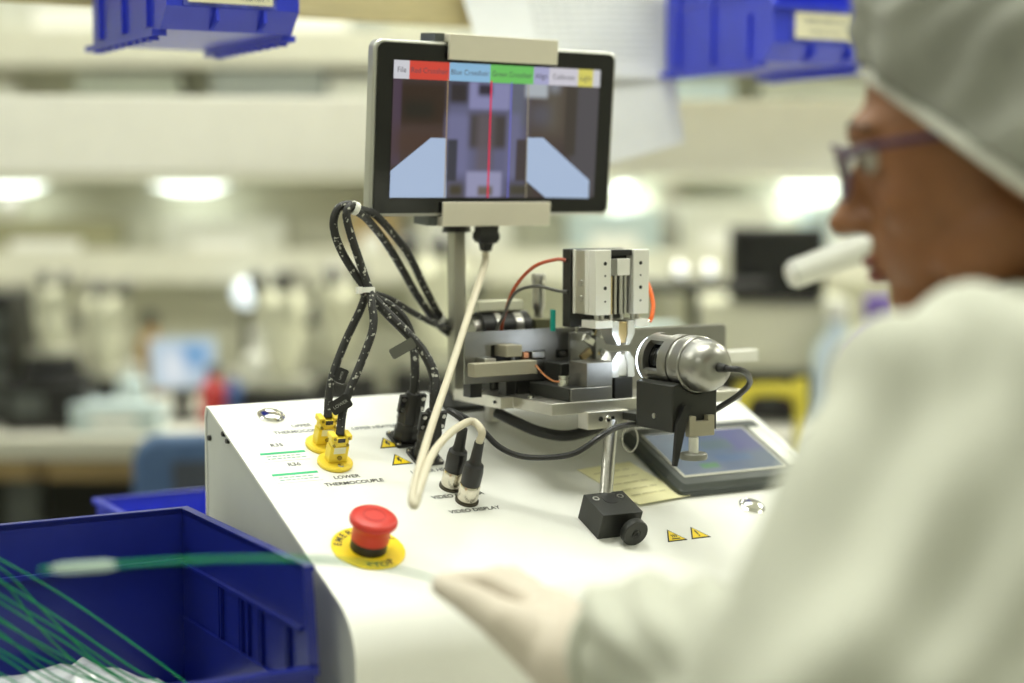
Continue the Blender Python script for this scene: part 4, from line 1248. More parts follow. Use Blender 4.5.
# elastic edge
el = []
for k in range(48):
    a = 2 * math.pi * k / 48
    best = None
    for rr in np.linspace(.02, .16, 90):
        x = -.028 + rr * math.cos(a); y = rr * math.sin(a); z = max(-.075, .066 - (.084 - x) * 1.05)
        q = R(33, 'Y') @ (Vector((x, y, z)) - Vector((-.034, 0, .060)))
        e1 = (q.x / .122) ** 2 + (q.y / .101) ** 2 + (q.z / .098) ** 2
        q2 = (Vector((x, y, z)) - Vector((-.042, 0, .0))); q2 = Vector((q2.x / .105, q2.y / .112, q2.z / .112))
        if e1 < 1 or q2.length < 1: best = (x, y, z)
    if best: el.append(HM @ Vector(best))
MB().tube(el, .0042, 8, closed=True).build('cap_elastic', mat('cap_elastic', (.66, .66, .60), .9, var=.1, scale=200), co, world=True)
# glasses
gl = thing('eyeglasses', HM @ T(.098, 0, .000), 'dark purple framed eyeglasses worn by the person in the white coat', 'glasses')
for s in (1, -1):
    rim = [HM @ Vector((.1035 - .010 * (abs(math.cos(a)) if s * math.cos(a) > 0 else 0), s * .033 + .024 * math.cos(a), -.003 + .0175 * math.sin(a))) for a in [2 * math.pi * k / 28 for k in range(28)]]
    r_ = MB().tube(rim, .0019, 8, closed=True).build('rim', GLASSESM, gl, world=True)
    MB().add(rim, [tuple(range(28))]).build('lens', mat('eyeglass_lens', (.9, .95, .95), .03, trans=1.0, var=0, alpha=.35), r_, world=True)
    MB().tube(catmull([HM @ Vector(p) for p in ((.0940, s * .057, .006), (.075, s * .0675, .008), (.030, s * .0735, .006), (-.012, s * .0765, .004), (-.030, s * .078, -.010))], 6), .0026, 8).build('temple_arm', GLASSESM, gl, world=True)
MB().tube(catmull([HM @ Vector(p) for p in ((.1035, .0095, .003), (.1065, 0, .006), (.1035, -.0095, .003))], 6), .0017, 8).build('bridge', GLASSESM, gl, world=True)

# ---- white coat (one continuous garment) : torso, shoulders, sleeves, skirt over the thighs
SHL = at(1012, 428, .95); SHR = SHL - lft * .36 + Vector((0, 0, -.01))
CH = (SHL + SHR) / 2
PEL = Vector((CH.x + .10, CH.y - .035, .60))
ELB = at(862, 712, .86); WR = at(642, 656, 1.064)
ELR = SHR - fwd * .06 + Vector((0, 0, -.26)) - lft * .04; WRR = Vector((PEL.x, PEL.y, PEL.z + .135)) + fwd * .10 - lft * .10
ct = MB()
ct.cap(SHL + Vector((.005, 0, -.005)), SHR, .082, .078)
ct.cap(NB + Vector((0, 0, -.045)) - fwd * .01, CH + Vector((0, 0, -.04)), .068, .11)
ct.cap(SHL * .72 + NB * .28 + Vector((0, 0, -.03)), SHL, .062, .082)
for k in range(6):
    c = CH.lerp(PEL, k / 5); ct.ell((0, 0, 0), (.125 + .01 * k, .175 + .004 * k, .12), frame(c - Vector((0, 0, .04)), fwd, lft, Vector((0, 0, 1))))
ct.cap(SHL, ELB, .083, .074); ct.cap(at(948, 446, .945), at(904, 545, .91), .079, .078); ct.cap(at(904, 545, .91), ELB, .078, .074); ct.cap(ELB, WR + Vector((.0, -.005, -.004)), .072, .046); ct.cap(SHR, ELR, .080, .062); ct.cap(ELR, WRR, .060, .042)
KNL = PEL + fwd * .40 + lft * .11; KNR = PEL + fwd * .40 - lft * .11
for kn_, s in ((KNL, 1), (KNR, -1)):
    ct.cap(PEL + lft * .09 * s, PEL.lerp(kn_, .75) + Vector((0, 0, -.0)), .105, .088)


def coat_d(co):
    x, y, z = co[:, 0], co[:, 1], co[:, 2]
    a = np.sin(x * 38 + 5 * np.sin(z * 13 + y * 4)) * np.sin(z * 22 + 4 * np.sin(x * 17))
    b = np.sin((x - z * .5) * 62 + 3 * np.sin(y * 18))
    # horizontal bunching near the cuff of the near sleeve
    d = np.linalg.norm(co - np.array(WR), axis=1)
    c = np.sin(x * 150 + 4 * np.sin(z * 40)) * np.exp(-(d / .11) ** 2)
    e = np.sin((x * .8 + y * .5) * 52 + 2.5 * np.sin(z * 9)) * np.clip((1.12 - z) * 5, 0, 1)
    return .010 * a + .0045 * b + .005 * c + .007 * e


coat = remesh(ct, .010, 5, coat_d).build('lab_coat', COAT, per, world=True, ang=180)
# stand-up collar and cuff
nbx = []
for k in range(28):
    a = 2 * math.pi * k / 28
    nbx.append(NB + Vector((0, 0, .012)) + fwd * (.074 * math.cos(a) + .012) + lft * .074 * math.sin(a) + Vector((0, 0, -.012 * math.cos(a))))
MB().tube(nbx, .011, 10, closed=True).build('collar', COAT, coat, world=True)
# trousers and shoes
tr = MB(); sh_l = []
for kn_, s in ((KNL, 1), (KNR, -1)):
    k2 = kn_ + Vector((0, 0, -.035)); an = Vector((k2.x, k2.y, .10)) - fwd * .02
    tr.cap(PEL + lft * .09 * s + Vector((0, 0, -.02)), k2, .085, .062); tr.cap(k2, an, .062, .043); sh_l.append((an, s))
remesh(tr, .010, 5).build('trousers', TROUSER, per, world=True, ang=180)
for an, s in sh_l:
    q = MB(); b = Vector((an.x, an.y, 0)); q.ell((0, 0, 0), (.125, .045, .045), frame(b + fwd * .06 + Vector((0, 0, .045)), fwd, lft, Vector((0, 0, 1)))); q.cap(b + Vector((0, 0, .05)), b + Vector((0, 0, .10)), .045, .045)
    remesh(q, .008, 3).build('shoe', BLACKP, per, world=True, ang=180)

# ---- gloved left hand, palm turned up, thumb towards the camera, pinching the tube
TIP = at(438, 580, 1.155)                      # where the tube is pinched
hm = MB()
def P_(x, y, d): return at(x, y, d)
wr = P_(585, 662, 1.098)
kn = [P_(520, 600, 1.165), P_(528, 598, 1.185), P_(536, 600, 1.203), P_(546, 606, 1.217)]        # knuckle row, index .. little
hm.cap(P_(625, 668, 1.075), wr, .033, .030)
hm.cap(wr, P_(548, 622, 1.165), .030, .024); hm.cap(P_(568, 660, 1.105), P_(530, 632, 1.130), .028, .021)
for k_ in kn: hm.cap(P_(565, 640, 1.15), k_, .021, .0125)
# thumb: base, joint, tip lying along the front
th = [P_(545, 645, 1.115), P_(505, 622, 1.118), P_(472, 601, 1.132), P_(441, 585.5, 1.149)]
for a, b, r0, r1 in ((th[0], th[1], .024, .0155), (th[1], th[2], .0145, .0118), (th[2], th[3], .0115, .0080)): hm.cap(a, b, r0, r1)
# fingers: index reaches the thumb tip, the others curl over
fing = [[kn[0], P_(489, 583, 1.172), P_(462, 582, 1.168), P_(443, 581, 1.160)],
        [kn[1], P_(500, 578, 1.196), P_(478, 583, 1.188), P_(484, 596, 1.178)],
        [kn[2], P_(512, 578, 1.214), P_(494, 585, 1.206), P_(502, 598, 1.192)],
        [kn[3], P_(527, 585, 1.226), P_(513, 591, 1.216), P_(519, 601, 1.204)]]
rad = [(.0112, .0098, .0085, .0066), (.0115, .0098, .0086, .0072), (.0110, .0096, .0084, .0070), (.0100, .0084, .0074, .0062)]
for f_, r_ in zip(fing, rad):
    for i in range(3): hm.cap(f_[i], f_[i + 1], r_[i], r_[i + 1])
hand = remesh(hm, .0028, 5).build('gloved_hand', GLOVE, per, world=True, ang=180)
cuffp = []
wd_ = (WR - ELB).normalized(); ca = wd_.cross(Vector((0, 0, 1))).normalized(); cb2 = wd_.cross(ca)
for k in range(30):
    a = 2 * math.pi * k / 30
    cuffp.append(WR + wd_ * .016 + ca * .0385 * math.cos(a) + cb2 * .0385 * math.sin(a))
MB().tube(cuffp, .0065, 8, closed=True).build('cuff', COAT, coat, world=True)
# right glove resting on the bench side of her lap
hr = MB(); hr.cap(WRR, WRR + fwd * .09, .032, .026)
for k in range(4): hr.cap(WRR + fwd * .08 + lft * (.024 - .016 * k), WRR + fwd * .145 + lft * (.026 - .017 * k) + Vector((0, 0, -.02)), .010, .0075)
hr.cap(WRR + fwd * .03 + lft * .02, WRR + fwd * .085 + lft * .045, .013, .009)
remesh(hr, .0035, 4).build('gloved_hand', GLOVE, per, world=True, ang=180)

# ---- stool
SB = Vector((PEL.x, PEL.y, 0)) - fwd * .02
so = thing('stool', T(*SB), 'round black padded stool under the person in the white coat', 'stool')
sh_z = PEL.z - .165
MB().lathe([(.17, sh_z - .055), (.185, sh_z - .045), (.185, sh_z - .015), (.165, sh_z)], None, 36).build('seat', BLACKP, so)
MB().cyl((0, 0, .09), (0, 0, sh_z - .055), .025).build('column', CHROME, so)
for k in range(5):
    a = 2 * math.pi * k / 5
    MB().cyl((0, 0, .10), (.27 * math.cos(a), .27 * math.sin(a), .065), .02, .014).build('leg', BLACKP, so)
    MB().cyl((.27 * math.cos(a) - .012 * math.sin(a), .27 * math.sin(a) + .012 * math.cos(a), .027), (.27 * math.cos(a) + .012 * math.sin(a), .27 * math.sin(a) - .012 * math.cos(a), .027), .027).build('caster', BLACKP, so)

# ================================================================== GREEN TUBING
tipv = [P_(448, 582.5, 1.158), TIP, at(400, 570, 1.15), at(350, 562, 1.145), at(300, 559, 1.14), at(240, 559, 1.135), at(170, 561, 1.13), at(112, 565, 1.125), at(40, 570, 1.12)]
gt = thing('green_tube', T(*TIP), 'long thin green tube held between the gloved finger and thumb', 'tube')
cv = catmull(tipv, 10); MB().tube(cv, [.0008 + .0009 * min(1, max(0, (k - 18) / 22)) for k in range(len(cv))], 8).build('tube', GREENW, gt, world=True)
MB().tube([at(118, 564.8, 1.126), at(106, 565.6, 1.125), at(62, 568.4, 1.122), at(50, 569.2, 1.121)], [.0018, .0036, .0036, .0018], 10).build('clear_sleeve', mat('milky_sleeve', (.45, .60, .52), .3, var=.05), gt, world=True)
hb = thing('tubing_hank', TB @ T(.10, .10, .06), 'hank of thin green tubing spilling out of the large blue bin', 'tubing')
for k in range(13):
    rr = random.Random(40 + k)
    y0 = 560 + k * 9 + rr.uniform(-6, 6); x1 = 95 + k * 6 + rr.uniform(-25, 60)
    p = [at(-230 + rr.uniform(-30, 30), y0 + 30, 1.26), at(-190 + rr.uniform(-20, 20), y0 - 22, 1.265), at(-130, y0 - 45 + rr.uniform(-8, 8), 1.28), at(-60, y0 - 34 + rr.uniform(-6, 6), 1.29), at(0, y0, 1.30), at(x1 * .45, y0 + 42 + rr.uniform(-6, 6), 1.33), at(x1, y0 + 95 + rr.uniform(-8, 8), 1.345), at(x1 + 60, y0 + 140, 1.35)]
    for q_ in p:
        q_.z = max(q_.z, TABLE_Z + .045)
    MB().tube(catmull(p, 8), .0008, 6).build('strand', GREENW, hb, world=True)

# ================================================================== SHELF OF THE FACING BENCH (wide white fascia)
sf = thing('bench_shelf', up_at((0, 2.50, 0), math.radians(6)), 'wide white overhead shelf with a tall front fascia across the background', 'shelf')
fz0, fz1 = 1.2 + .033, 1.2 + .141
MB().box((-2.0, 0, fz0), (2.0, .02, fz1)).build('fascia', mat('shelf_white', (.82, .82, .76), .45, var=.02), sf, bevel=.003)
MB().box((-2.0, .021, fz0 + .01), (2.0, .30, fz0 + .035)).build('shelf_board', BENCHTOP, sf)
for x in (-1.98, 1.98):
    MB().box((x - .02, .24, 0), (x + .02, .28, fz0 + .0095)).build('upright', ALU, sf)

# papers hung over the rack behind the monitor
def sheet(name, tl, tr, bl, br, curl, m, label, th=.0006, grid=None):
    n = 14; top = []; P = [Vector(p) for p in (tl, tr, bl, br)]
    nrm = (P[1] - P[0]).cross(P[2] - P[0]).normalized()
    if nrm.y > 0: nrm = -nrm
    for i in range(n + 1):
        for j in range(n + 1):
            a, b = i / n, j / n
            p = (P[0] * (1 - b) + P[1] * b) * (1 - a) + (P[2] * (1 - b) + P[3] * b) * a
            top.append(p + nrm * curl * (math.sin(a * 2.2) * a + .35 * math.sin(b * 3) * a))
    k = len(top); vs = top + [p - nrm * th for p in top]; fs = []
    for i in range(n):
        for j in range(n):
            a = i * (n + 1) + j
            fs += [(a, a + 1, a + n + 2, a + n + 1), (k + a, k + a + n + 1, k + a + n + 2, k + a + 1)]
    for i in range(n):
        for a, b in ((i, i + 1), (n * (n + 1) + i + 1, n * (n + 1) + i), ((i + 1) * (n + 1), i * (n + 1)), (i * (n + 1) + n, (i + 1) * (n + 1) + n)):
            fs.append((a, k + a, k + b, b))
    o = MB().add(vs, fs).build(name, m, None); tag(o, label, 'paper')
    if grid:
        g = MB(); inv = TM[o.name].inverted()
        def q(a, b):
            p = (P[0] * (1 - b) + P[1] * b) * (1 - a) + (P[2] * (1 - b) + P[3] * b) * a
            return inv @ (p + nrm * (curl * (math.sin(a * 2.2) * a + .35 * math.sin(b * 3) * a) + .0006))
        a0, a1, b0, b1, na, nb_ = grid
        for r in range(na + 1):
            a = a0 + (a1 - a0) * r / na; w_ = .006
            for s in range(12):
                c0 = b0 + (b1 - b0) * s / 12; c1 = b0 + (b1 - b0) * (s + 1) / 12
                g.add([q(a, c0), q(a, c1), q(a + w_, c1), q(a + w_, c0)], [(0, 1, 2, 3)])
        for c in range(nb_ + 1):
            b = b0 + (b1 - b0) * c / nb_; w_ = .004
            for s in range(12):
                c0 = a0 + (a1 - a0) * s / 12; c1 = a0 + (a1 - a0) * (s + 1) / 12
                g.add([q(c0, b), q(c1, b), q(c1, b + w_), q(c0, b + w_)], [(0, 1, 2, 3)])
        g.build('printed_grid', mat('faint_grid_ink', (.55, .56, .52), .8), o)
    return o


sheet('paper_chart', at(446, -60, 2.03), at(676, -60, 2.19), at(484, 82, 1.99), at(664, 82, 2.13), .010, PAPER, 'white paper chart with a printed grid hanging behind the monitor', grid=(.42, .86, .30, .90, 9, 11))
sheet('paper_sheet', at(560, 20, 2.075), at(668, 20, 2.15), at(590, 166, 2.03), at(690, 138, 2.10), -.014, PAPER, 'blank white paper sheet curling below the printed chart')
# cross beam of the rack in tan wood, seen along the top edge
o = MB().box((-.595, .575, 1.402), (1.495, .597, 1.56), Matrix(bench(0, 0, 0))).build('rack_beam', mat('yellow_wood', (.62, .52, .27), .6, var=.1, stretch=(1, 1, 10)), None)
tag(o, 'pale yellow wooden beam along the top behind the hanging bins', 'beam')

# ================================================================== FAR BENCH
FBY = 3.05
fb = thing('far_bench', T(0, FBY, 0), 'long laboratory bench with tan drawer front across the background', 'bench')
MB().box((-2.6, 0, .725), (2.6, .75, .765)).build('bench_top', BENCHTOP, fb, bevel=.003)
for k in range(9):
    x = -2.55 + k * .57
    dr = MB().box((x, .02, .684), (x + .54, .04, .722)).build('drawer', OAK, fb, bevel=.003)
    MB().box((x + .2, .005, .698), (x + .34, .0195, .708)).build('drawer_pull', STEEL, dr)
MB().box((-2.58, .041, .684), (2.58, .72, .724)).build('drawer_carcass', OAK, fb)
for x in (-2.5, -.9, .9, 2.5):
    for y in (.08, .68):
        MB().box((x - .03, y - .03, 0), (x + .03, y + .03, .6835)).build('leg', DARKG, fb)
MB().box((-2.6, .72, .766), (2.6, .745, 1.75)).build('back_panel', mat('olive_panel', (.58, .58, .46), .7, var=.06, scale=6), fb)
MB().box((-2.5, .60, .04), (2.5, .62, .683)).build('under_bench_shade', mat('under_bench_shade_dark', (.03, .032, .028), .7, var=.1), fb)  # dark sheet added in place of the shade under the open bench
RS = mat('riser_cream', (.74, .73, .62), .6, var=.04)
for z0, z1, y0 in ((1.015, 1.085, .61), (1.235, 1.265, .61), (1.475, 1.55, .61)):
    MB().box((-2.6, y0, z0), (2.6, .72, z0 + .03)).build('riser_shelf', RS, fb)
    MB().box((-2.6, y0 - .02, z0), (2.6, y0 - .001, z1)).build('riser_lip', RS, fb)
for x in (-2.55, -1.1, .35, 1.5, 2.55):
    MB().box((x - .02, .70, .766), (x + .02, .719, 1.75)).build('riser_post', ALU, fb)
# task lights under the middle riser
for i, (px, lab) in enumerate(((168, 'left of the black cable loop'), (-26, 'at the left edge of the picture'), (838, 'beside the nose of the person'), (632, 'right of the display monitor'))):
    p = at(px, 184, 3.42)
    t = thing('shelf_light', T(p.x, FBY + .635, 1.2345), 'glowing slim light under the far shelf ' + lab, 'light', 'lights under the far shelf')
    wd = .085 if i != 3 else .022
    MB().box((-wd, -.02, -.012), (wd, .05, 0)).build('housing', WHITE, t)
    MB().add([(-wd, -.022, -.013), (wd, -.022, -.013), (wd * .4, .03, -.027), (-wd * .55, .03, -.027), (-wd, -.016, -.0125), (wd, -.016, -.0125), (wd * .4, .045, -.0125), (-wd * .55, .045, -.0125)],
             [(0, 1, 2, 3), (7, 6, 5, 4), (0, 4, 5, 1), (1, 5, 6, 2), (2, 6, 7, 3), (3, 7, 4, 0)]).build('diffuser', LAMPGLOW, t)
    ld = bpy.data.lights.new('shelf_fill_lamp', 'AREA'); ld.shape = 'RECTANGLE'; ld.size = wd * 2; ld.size_y = .03; ld.energy = .06 if i < 2 else .3; ld.color = (.95, 1, .95)  # fill lamp added to brighten the shaded back panel
    lo = bpy.data.objects.new('lamp', ld); COL.objects.link(lo); lo.parent = t; lo.location = (0, 0, -.037); lo.rotation_euler = (.6, 0, 0)


# ---- microscopes
def make_microscope(name, M, label, sc_=1.0):
    t = thing(name, M @ Matrix.Scale(sc_, 4), label, 'microscope', 'microscopes on the far bench')
    MB().prism(rrect(-.11, -.13, .11, .13, .03), 0, .03).build('base', BLACKP, t, bevel=.004)
    MB().box((-.085, -.10, .0303), (.085, .06, .085)).build('stage_box', BLACKP, t, bevel=.006)
    MB().cyl((0, -.03, .0853), (0, -.03, .105), .075, seg=32).build('stage_disc', mat('grey_stage', (.42, .42, .34), .4), t)
    MB().cyl((0, .105, .0303), (0, .105, .36), .018).build('column', STEEL, t)
    b = MB(); b.box((-.03, .03, .20), (.03, .135, .28)); b.build('focus_arm', MICW, t, bevel=.008)
    for s in (-1, 1): MB().cyl((s * .031, .085, .24), (s * .058, .085, .24), .022).build('focus_knob', BLACKP, t)
    h = MB().lathe([(.030, .115), (.034, .13), (.045, .16), (.052, .20), (.052, .23), (.045, .245)], T(0, -.03, 0), 28)
    h.build('objective_housing', MICW, t)
    MB().add([(-.05, -.085, .235), (.05, -.085, .235), (.05, .03, .235), (-.05, .03, .235), (-.055, -.10, .29), (.055, -.10, .29), (.045, .02, .315), (-.045, .02, .315)],
             [(3, 2, 1, 0), (4, 5, 6, 7), (0, 1, 5, 4), (1, 2, 6, 5), (2, 3, 7, 6), (3, 0, 4, 7)]).build('binocular_head', MICW, t, bevel=.008)
    for s in (-1, 1):
        a = Vector((s * .032, -.085, .285)); d = Vector((0, -.62, .78))
        e = MB().cyl(a, a + d * .055, .017).build('eyepiece_tube', MICW, t)
        MB().cyl(a + d * .056, a + d * .095, .0195, .0165).build('eyecup', BLACKP, e)
    return t


def bench_at(px, d, z): # point standing at height z straight along the picture column
    p = at(px, 300, d); return Vector((p.x, p.y, z))


t = thing('power_supply', up_at(bench_at(48, 3.22, .766), math.radians(8)), 'black power supply box under the leftmost microscope', 'power supply')
MB().box((-.075, -.09, .004), (.075, .09, .088)).build('case', BLACKP, t, bevel=.004); MB().box((-.06, -.0915, .03), (.0, -.0902, .07)).build('front_panel', DARKG, t)
for x in (-.06, .06):
    for y in (-.07, .07): MB().cyl((x, y, 0), (x, y, .0045), .008).build('foot', BLACKP, t)
make_microscope('microscope', up_at(bench_at(48, 3.22, .8545), math.radians(25)), 'cream microscope at the left end standing on a black power supply', .56)
t = thing('equipment_tower', up_at(bench_at(-8, 3.30, .766), 0), 'dark equipment tower at the left edge of the picture', 'equipment')
MB().box((-.06, -.08, .0), (.06, .10, .25)).build('case', BLACKP, t, bevel=.004)
for k in range(4): MB().box((-.05, -.0815, .03 + k * .05), (.05, -.0802, .06 + k * .05)).build('front_panel', DARKG, t)
make_microscope('microscope', up_at(bench_at(285, 3.30, .766), math.radians(-8)), 'cream microscope left of the hanging black cables on the far bench', .80)
make_microscope('microscope', up_at(bench_at(338, 3.54, .766), math.radians(15)), 'microscope half hidden behind the looped black cables', .80)
make_microscope('microscope', up_at(bench_at(444, 3.50, .766), math.radians(-15)), 'microscope seen under the lower left corner of the display', .98)
make_microscope('microscope', up_at(bench_at(100, 3.53, .766), math.radians(30)), 'smaller microscope between the large left one and the lit tablet', .72)

# lit tablet with stand
p = bench_at(183, 3.30, .766)
t = thing('tablet_screen', up_at(p, math.radians(20)) , 'bright blue and white tilted tablet screen on the far bench', 'tablet')
MB().box((-.05, -.04, 0), (.05, .05, .008)).build('stand_foot', BLACKP, t); MB().box((-.015, .02, .0081), (.015, .035, .06)).build('stand_neck', BLACKP, t)
TS = mat('tablet_picture', (.02, .02, .02), .2, var=0)
MB().box((-.065, 0, 0), (.065, .010, .10), T(0, -.01, .062) @ R(-15, 'X')).build('tablet_body', PALEB, t)
MB().box((-.060, -.002, .004), (.060, -.0004, .096), T(0, -.01, .062) @ R(-15, 'X')).build('tablet_display', TS, t)
screen_paint(TS, (.50, .62, .72), [(.02, .125, .025, .02, .012, (.10, .32, .62), .9), (-.02, .10, .02, .03, .015, (.80, .85, .88), .9)], .9, xy=(0, 2))


def bottle(p, h, r, m, capm, label, group='bottles and jars on the far bench'):
    t = thing('bottle', T(*p), label, 'bottle', group)
    MB().lathe([(r * .92, 0), (r, .004), (r, h * .62), (r * .4, h * .78), (r * .4, h * .84)], None, 20).build('body', m, t)
    MB().lathe([(r * .5, h * .841), (r * .5, h * .98), (r * .42, h)], None, 16).build('cap', capm, t)


def carton(p, w_, d_, h, m, label, rz=0, group='boxes on the far shelves'):
    t = thing('box', up_at(Vector(p), rz), label, 'box', group)
    MB().box((-w_ / 2, -d_ / 2, 0), (w_ / 2, d_ / 2, h)).build('body', m, t, bevel=.003)
    MB().box((-w_ / 2 - .001, -d_ / 2 - .001, h * .78), (w_ / 2 + .001, d_ / 2 + .001, h + .002)).build('lid', m, t, bevel=.003)
    MB().box((-w_ * .25, -d_ / 2 - .0025, h * .25), (w_ * .25, -d_ / 2 - .0002, h * .6)).build('box_label', PAPER, t)


REDP = mat('red_cap', (.45, .03, .03), .4); AMBER = mat('amber_bottle', (.40, .22, .06), .2); WHB = mat('white_bottle', (.70, .71, .64), .4)
bottle(bench_at(212, 3.26, .766), .11, .026, REDP, BLACKP, 'red bottle right of the lit tablet')
bottle(bench_at(232, 3.28, .766), .10, .024, mat('blue_bottle', (.08, .16, .42), .3), WHB, 'blue bottle between the red one and the microscope')
bottle(bench_at(258, 3.50, .766), .16, .032, WHB, WHB, 'white bottle left of the middle microscope')
bottle(bench_at(130, 3.40, .766), .10, .030, PALEB, WHB, 'pale bottle in front of the tablet at its left')
bottle(bench_at(150, 3.60, .766), .19, .030, AMBER, BLACKP, 'amber bottle behind the lit tablet')
carton(bench_at(118, 3.16, .766), .16, .10, .05, PALEB, 'low pale blue box near the front edge of the far bench')
# a small round indicator lamp
t = thing('round_lamp', T(*bench_at(247, 3.60, .766)), 'small round glowing lamp left of the middle microscope', 'lamp')
MB().cyl((0, 0, 0), (0, 0, .012), .05).build('base', BLACKP, t); MB().cyl((0, 0, .0121), (0, 0, .20), .008).build('stem', BLACKP, t)
MB().ell((0, 0, .228), (.03, .03, .03)).build('globe', mat('globe_glow', (.8, .85, .9), .4, var=0, emit=(.78, .90, 1.0), estr=1.0), t)
# shelf goods
sz = 1.0455
x = -2.3
carton((-.93, 3.713, 1.5055), .34, .095, .16, WHB, 'long white box on the top far shelf at the left')
carton((-.42, 3.713, 1.5055), .30, .095, .15, GREYPAN, 'grey box on the top far shelf behind the left bin')
carton((-.02, 3.713, 1.5055), .20, .095, .22, GREYPAN, 'tall grey box on the top far shelf left of the display')
for i, (xx, m, wd, hh, lb) in enumerate(((-1.15, WHB, .18, .10, 'low white box on the middle far shelf at the far left'), (-.82, mat('sage_box', (.40, .43, .36), .6), .22, .13, 'sage green box on the middle far shelf'), (-.52, GREYPAN, .24, .14, 'dark grey box on the middle far shelf'),
                                        (-.34, WHB, .10, .12, 'narrow white box on the middle far shelf'), (-.20, CARD, .15, .17, 'tan cardboard box on the middle far shelf left of the display'), (.34, PALEB, .26, .12, 'pale blue box on the middle far shelf behind the papers'),
                                        (.66, mat('sage_box2', (.46, .48, .40), .6), .26, .12, 'wide sage box on the middle far shelf under the right bin'), (.98, WHB, .22, .13, 'white box on the middle far shelf behind the head'))):
    carton((xx, 3.713, 1.2655), wd, .095, hh + .06, m, lb)
for i, (xx, m, wd, hh, lb) in enumerate(((-1.0, mat('olive_box', (.34, .33, .20), .6), .30, .10, 'olive box on the lower far shelf at the left'), (-.62, WHB, .26, .10, 'white box on the lower far shelf below the left light'), (-.30, CARD, .10, .12, 'small tan box on the lower far shelf'),
                                        (-.10, WHB, .20, .13, 'white box on the lower far shelf behind the cables'), (.22, PALEB, .20, .12, 'pale box on the lower far shelf behind the fixture'), (.46, WHB, .20, .14, 'tall white box on the lower far shelf right of the slide'), (.74, PALEB, .22, .13, 'pale blue box on the lower far shelf behind the white lamp'))):
    carton((xx, 3.713, 1.0455), wd, .095, hh, m, lb)

# ---- right side equipment on the far bench
p = bench_at(776, 3.25, .766)
t = thing('instrument', up_at(p, math.radians(-8)), 'cream instrument with a black screen behind the inspection camera', 'instrument')
MB().box((-.15, 0, .10), (.13, .22, .235)).build('case', MICW, t, bevel=.006); MB().box((-.14, .01, .0), (.12, .20, .099)).build('plinth', BLACKP, t, bevel=.003)
MB().box((-.09, -.02, .236), (.09, .03, .375)).build('screen_case', BLACKP, t, bevel=.005); MB().box((-.08, -.0215, .246), (.08, -.0202, .365)).build('screen_glass', BLACKG, t)
for k in range(5): MB().cyl((-.10 + k * .045, -.001, .05), (-.10 + k * .045, -.014, .05), .012).build('control_knob', mat('maroon_knob', (.18, .03, .03), .4) if k % 2 else DARKG, t)
p = bench_at(694, 3.10, .766)
t = thing('boom_light', T(*p), 'black boom arm with shiny lamp heads right of the slide', 'lamp')
MB().cyl((0, 0, 0), (0, 0, .02), .06).build('base', BLACKP, t); MB().cyl((0, 0, .0201), (0, 0, .262), .010).build('column', BLACKP, t)
MB().cyl((-.11, 0, .27), (.13, 0, .270), .011).build('boom', BLACKP, t)
for xx in (-.028, .026):
    MB().ell((xx, -.012, .298), (.016, .016, .016)).build('lamp_head', CHROME, t)
    MB().ell((xx, -.022, .298), (.010, .008, .010)).build('head_glint', mat('glint_glow', (.9, .95, 1), .3, var=0, emit=(.95, 1, 1), estr=0.8), t)  # small glow standing in for the bright glints on the chrome
carton(bench_at(640, 3.53, .766), .16, .12, .16, PALEB, 'pale blue box on the far bench behind the boom arm')
bottle(bench_at(838, 3.20, .766), .24, .045, mat('clear_blue_jar', (.55, .66, .74), .12, coat=.5), WHB, 'tall pale glass jar beside the chin of the person')
bottle(bench_at(880, 2.95, .766), .26, .055, PURPLE, PURPLE, 'purple bottle showing behind the chin of the person', None)
carton(bench_at(650, 3.25, .766), .16, .12, .10, WHB, 'white box on the far bench behind the right plate')

# white tubular lamp arm close behind the face
wl = thing('white_lamp', bench(1.12, .30, TABLE_Z), 'white tubular lamp head pointing down left beside the mouth of the person', 'lamp')
a = at(792, 275, 1.95); b = at(905, 232, 1.98)
MB().cyl(a, b, .0165, .0175, 24).build('lamp_tube', mat('lamp_white', (.58, .58, .52), .4, var=.02), wl, world=True, bevel=.002)
MB().cyl(a - (b - a).normalized() * .001, a - (b - a).normalized() * .004, .013).build('lamp_mouth', ALUW, wl, world=True)
base = TM[wl.name].translation
MB().cyl(base, base + Vector((0, 0, .02)), .07).build('base', WHITE, wl, world=True)
MB().tube(catmull([base + Vector((0, 0, .02)), base + Vector((0, 0, .25)), base.lerp(b, .6) + Vector((.05, 0, .30)), b + Vector((.06, .0, .02)), b], 8), .009, 10).build('arm', WHITE, wl, world=True)

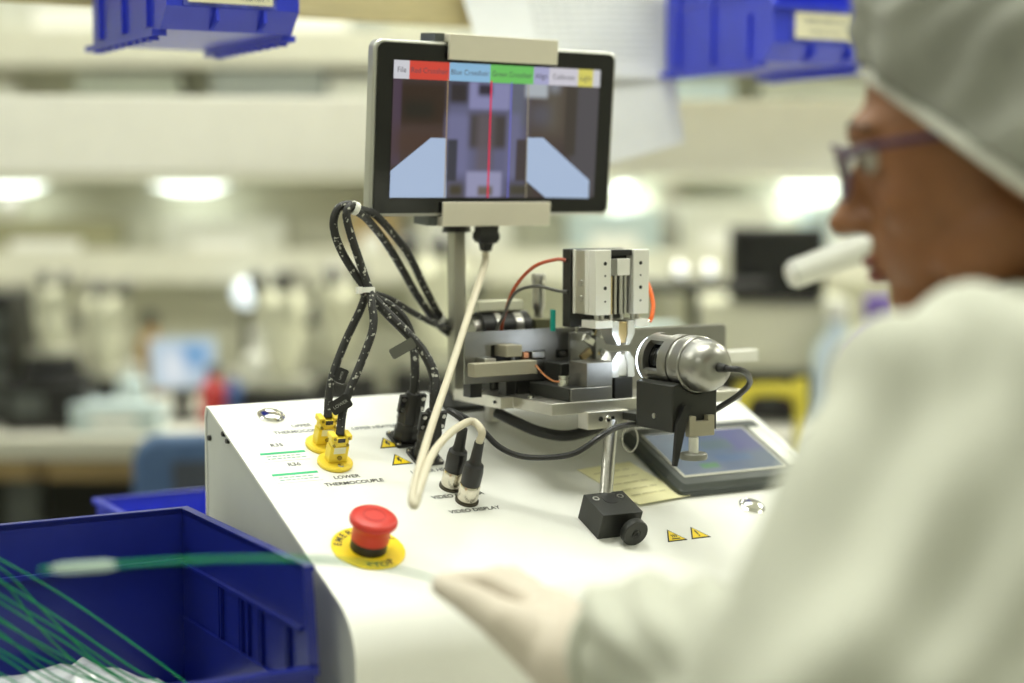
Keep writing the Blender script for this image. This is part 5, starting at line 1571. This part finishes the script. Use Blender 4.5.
# ---- hand cart with yellow tubular handle behind the table
c0 = at(771, 390, 2.62)
hc = thing('hand_cart', up_at(Vector((c0.x, c0.y, 0)), math.radians(8)), 'hand cart with a yellow tubular handle standing behind the console', 'cart')
YT = mat('yellow_paint', (.86, .74, .08), .4, var=.04)
zt = c0.z
MB().tube(catmull([(-.047, 0, .18), (-.047, 0, zt - .05), (-.042, 0, zt - .014), (-.028, 0, zt), (.025, 0, zt - .001), (.040, 0, zt - .012), (.048, 0, zt - .045), (.048, 0, .18)], 8), .0105, 12).build('handle', YT, hc)
MB().box((-.14, -.02, .15), (.14, .34, .18)).build('deck', DARKG, hc, bevel=.004)
for x in (-.11, .11):
    for y in (.03, .28): MB().cyl((x - .015, y, .06), (x + .015, y, .06), .06).build('wheel', BLACKP, hc); MB().box((x - .02, y - .012, .10), (x + .02, y + .012, .149)).build('wheel_fork', STEEL, hc)
carton(Vector(up_at(Vector((c0.x, c0.y, 0)), 0) @ Vector((.0, .17, .181))), .22, .22, .40, mat('brown_case', (.10, .065, .035), .6), 'dark brown case riding on the hand cart', math.radians(8), None)

# ---- blue chair
p = bench_at(170, 2.62, 0)
ch = thing('office_chair', up_at(p, math.radians(10)), 'blue upholstered office chair behind the small bright blue bin', 'chair')
MB().prism(rrect(-.06, .64, .34, .832, .04), -.03, .03, R(90, 'X')).build('backrest', BLUEFAB, ch, bevel=.012)
MB().prism(rrect(.0, .705, .14, .795, .006), .031, .034, R(90, 'X')).build('backrest_pad', mat('dark_slate_pad', (.06, .07, .09), .7), ch)
MB().box((.12, .031, .44), (.16, .05, .72)).build('back_stem', BLACKP, ch)
MB().prism(rrect(-.08, -.44, .36, -.03, .05), .42, .48).build('seat', BLUEFAB, ch, bevel=.015)
MB().cyl((.14, -.22, .09), (.14, -.22, .42), .028).build('column', BLACKP, ch)
for k in range(5):
    a = 2 * math.pi * k / 5
    MB().cyl((.14, -.22, .10), (.14 + .27 * math.cos(a), -.22 + .27 * math.sin(a), .065), .022, .015).build('leg', BLACKP, ch)
    MB().cyl((.14 + .27 * math.cos(a) - .012, -.22 + .27 * math.sin(a), .028), (.14 + .27 * math.cos(a) + .012, -.22 + .27 * math.sin(a), .028), .028).build('caster', BLACKP, ch)
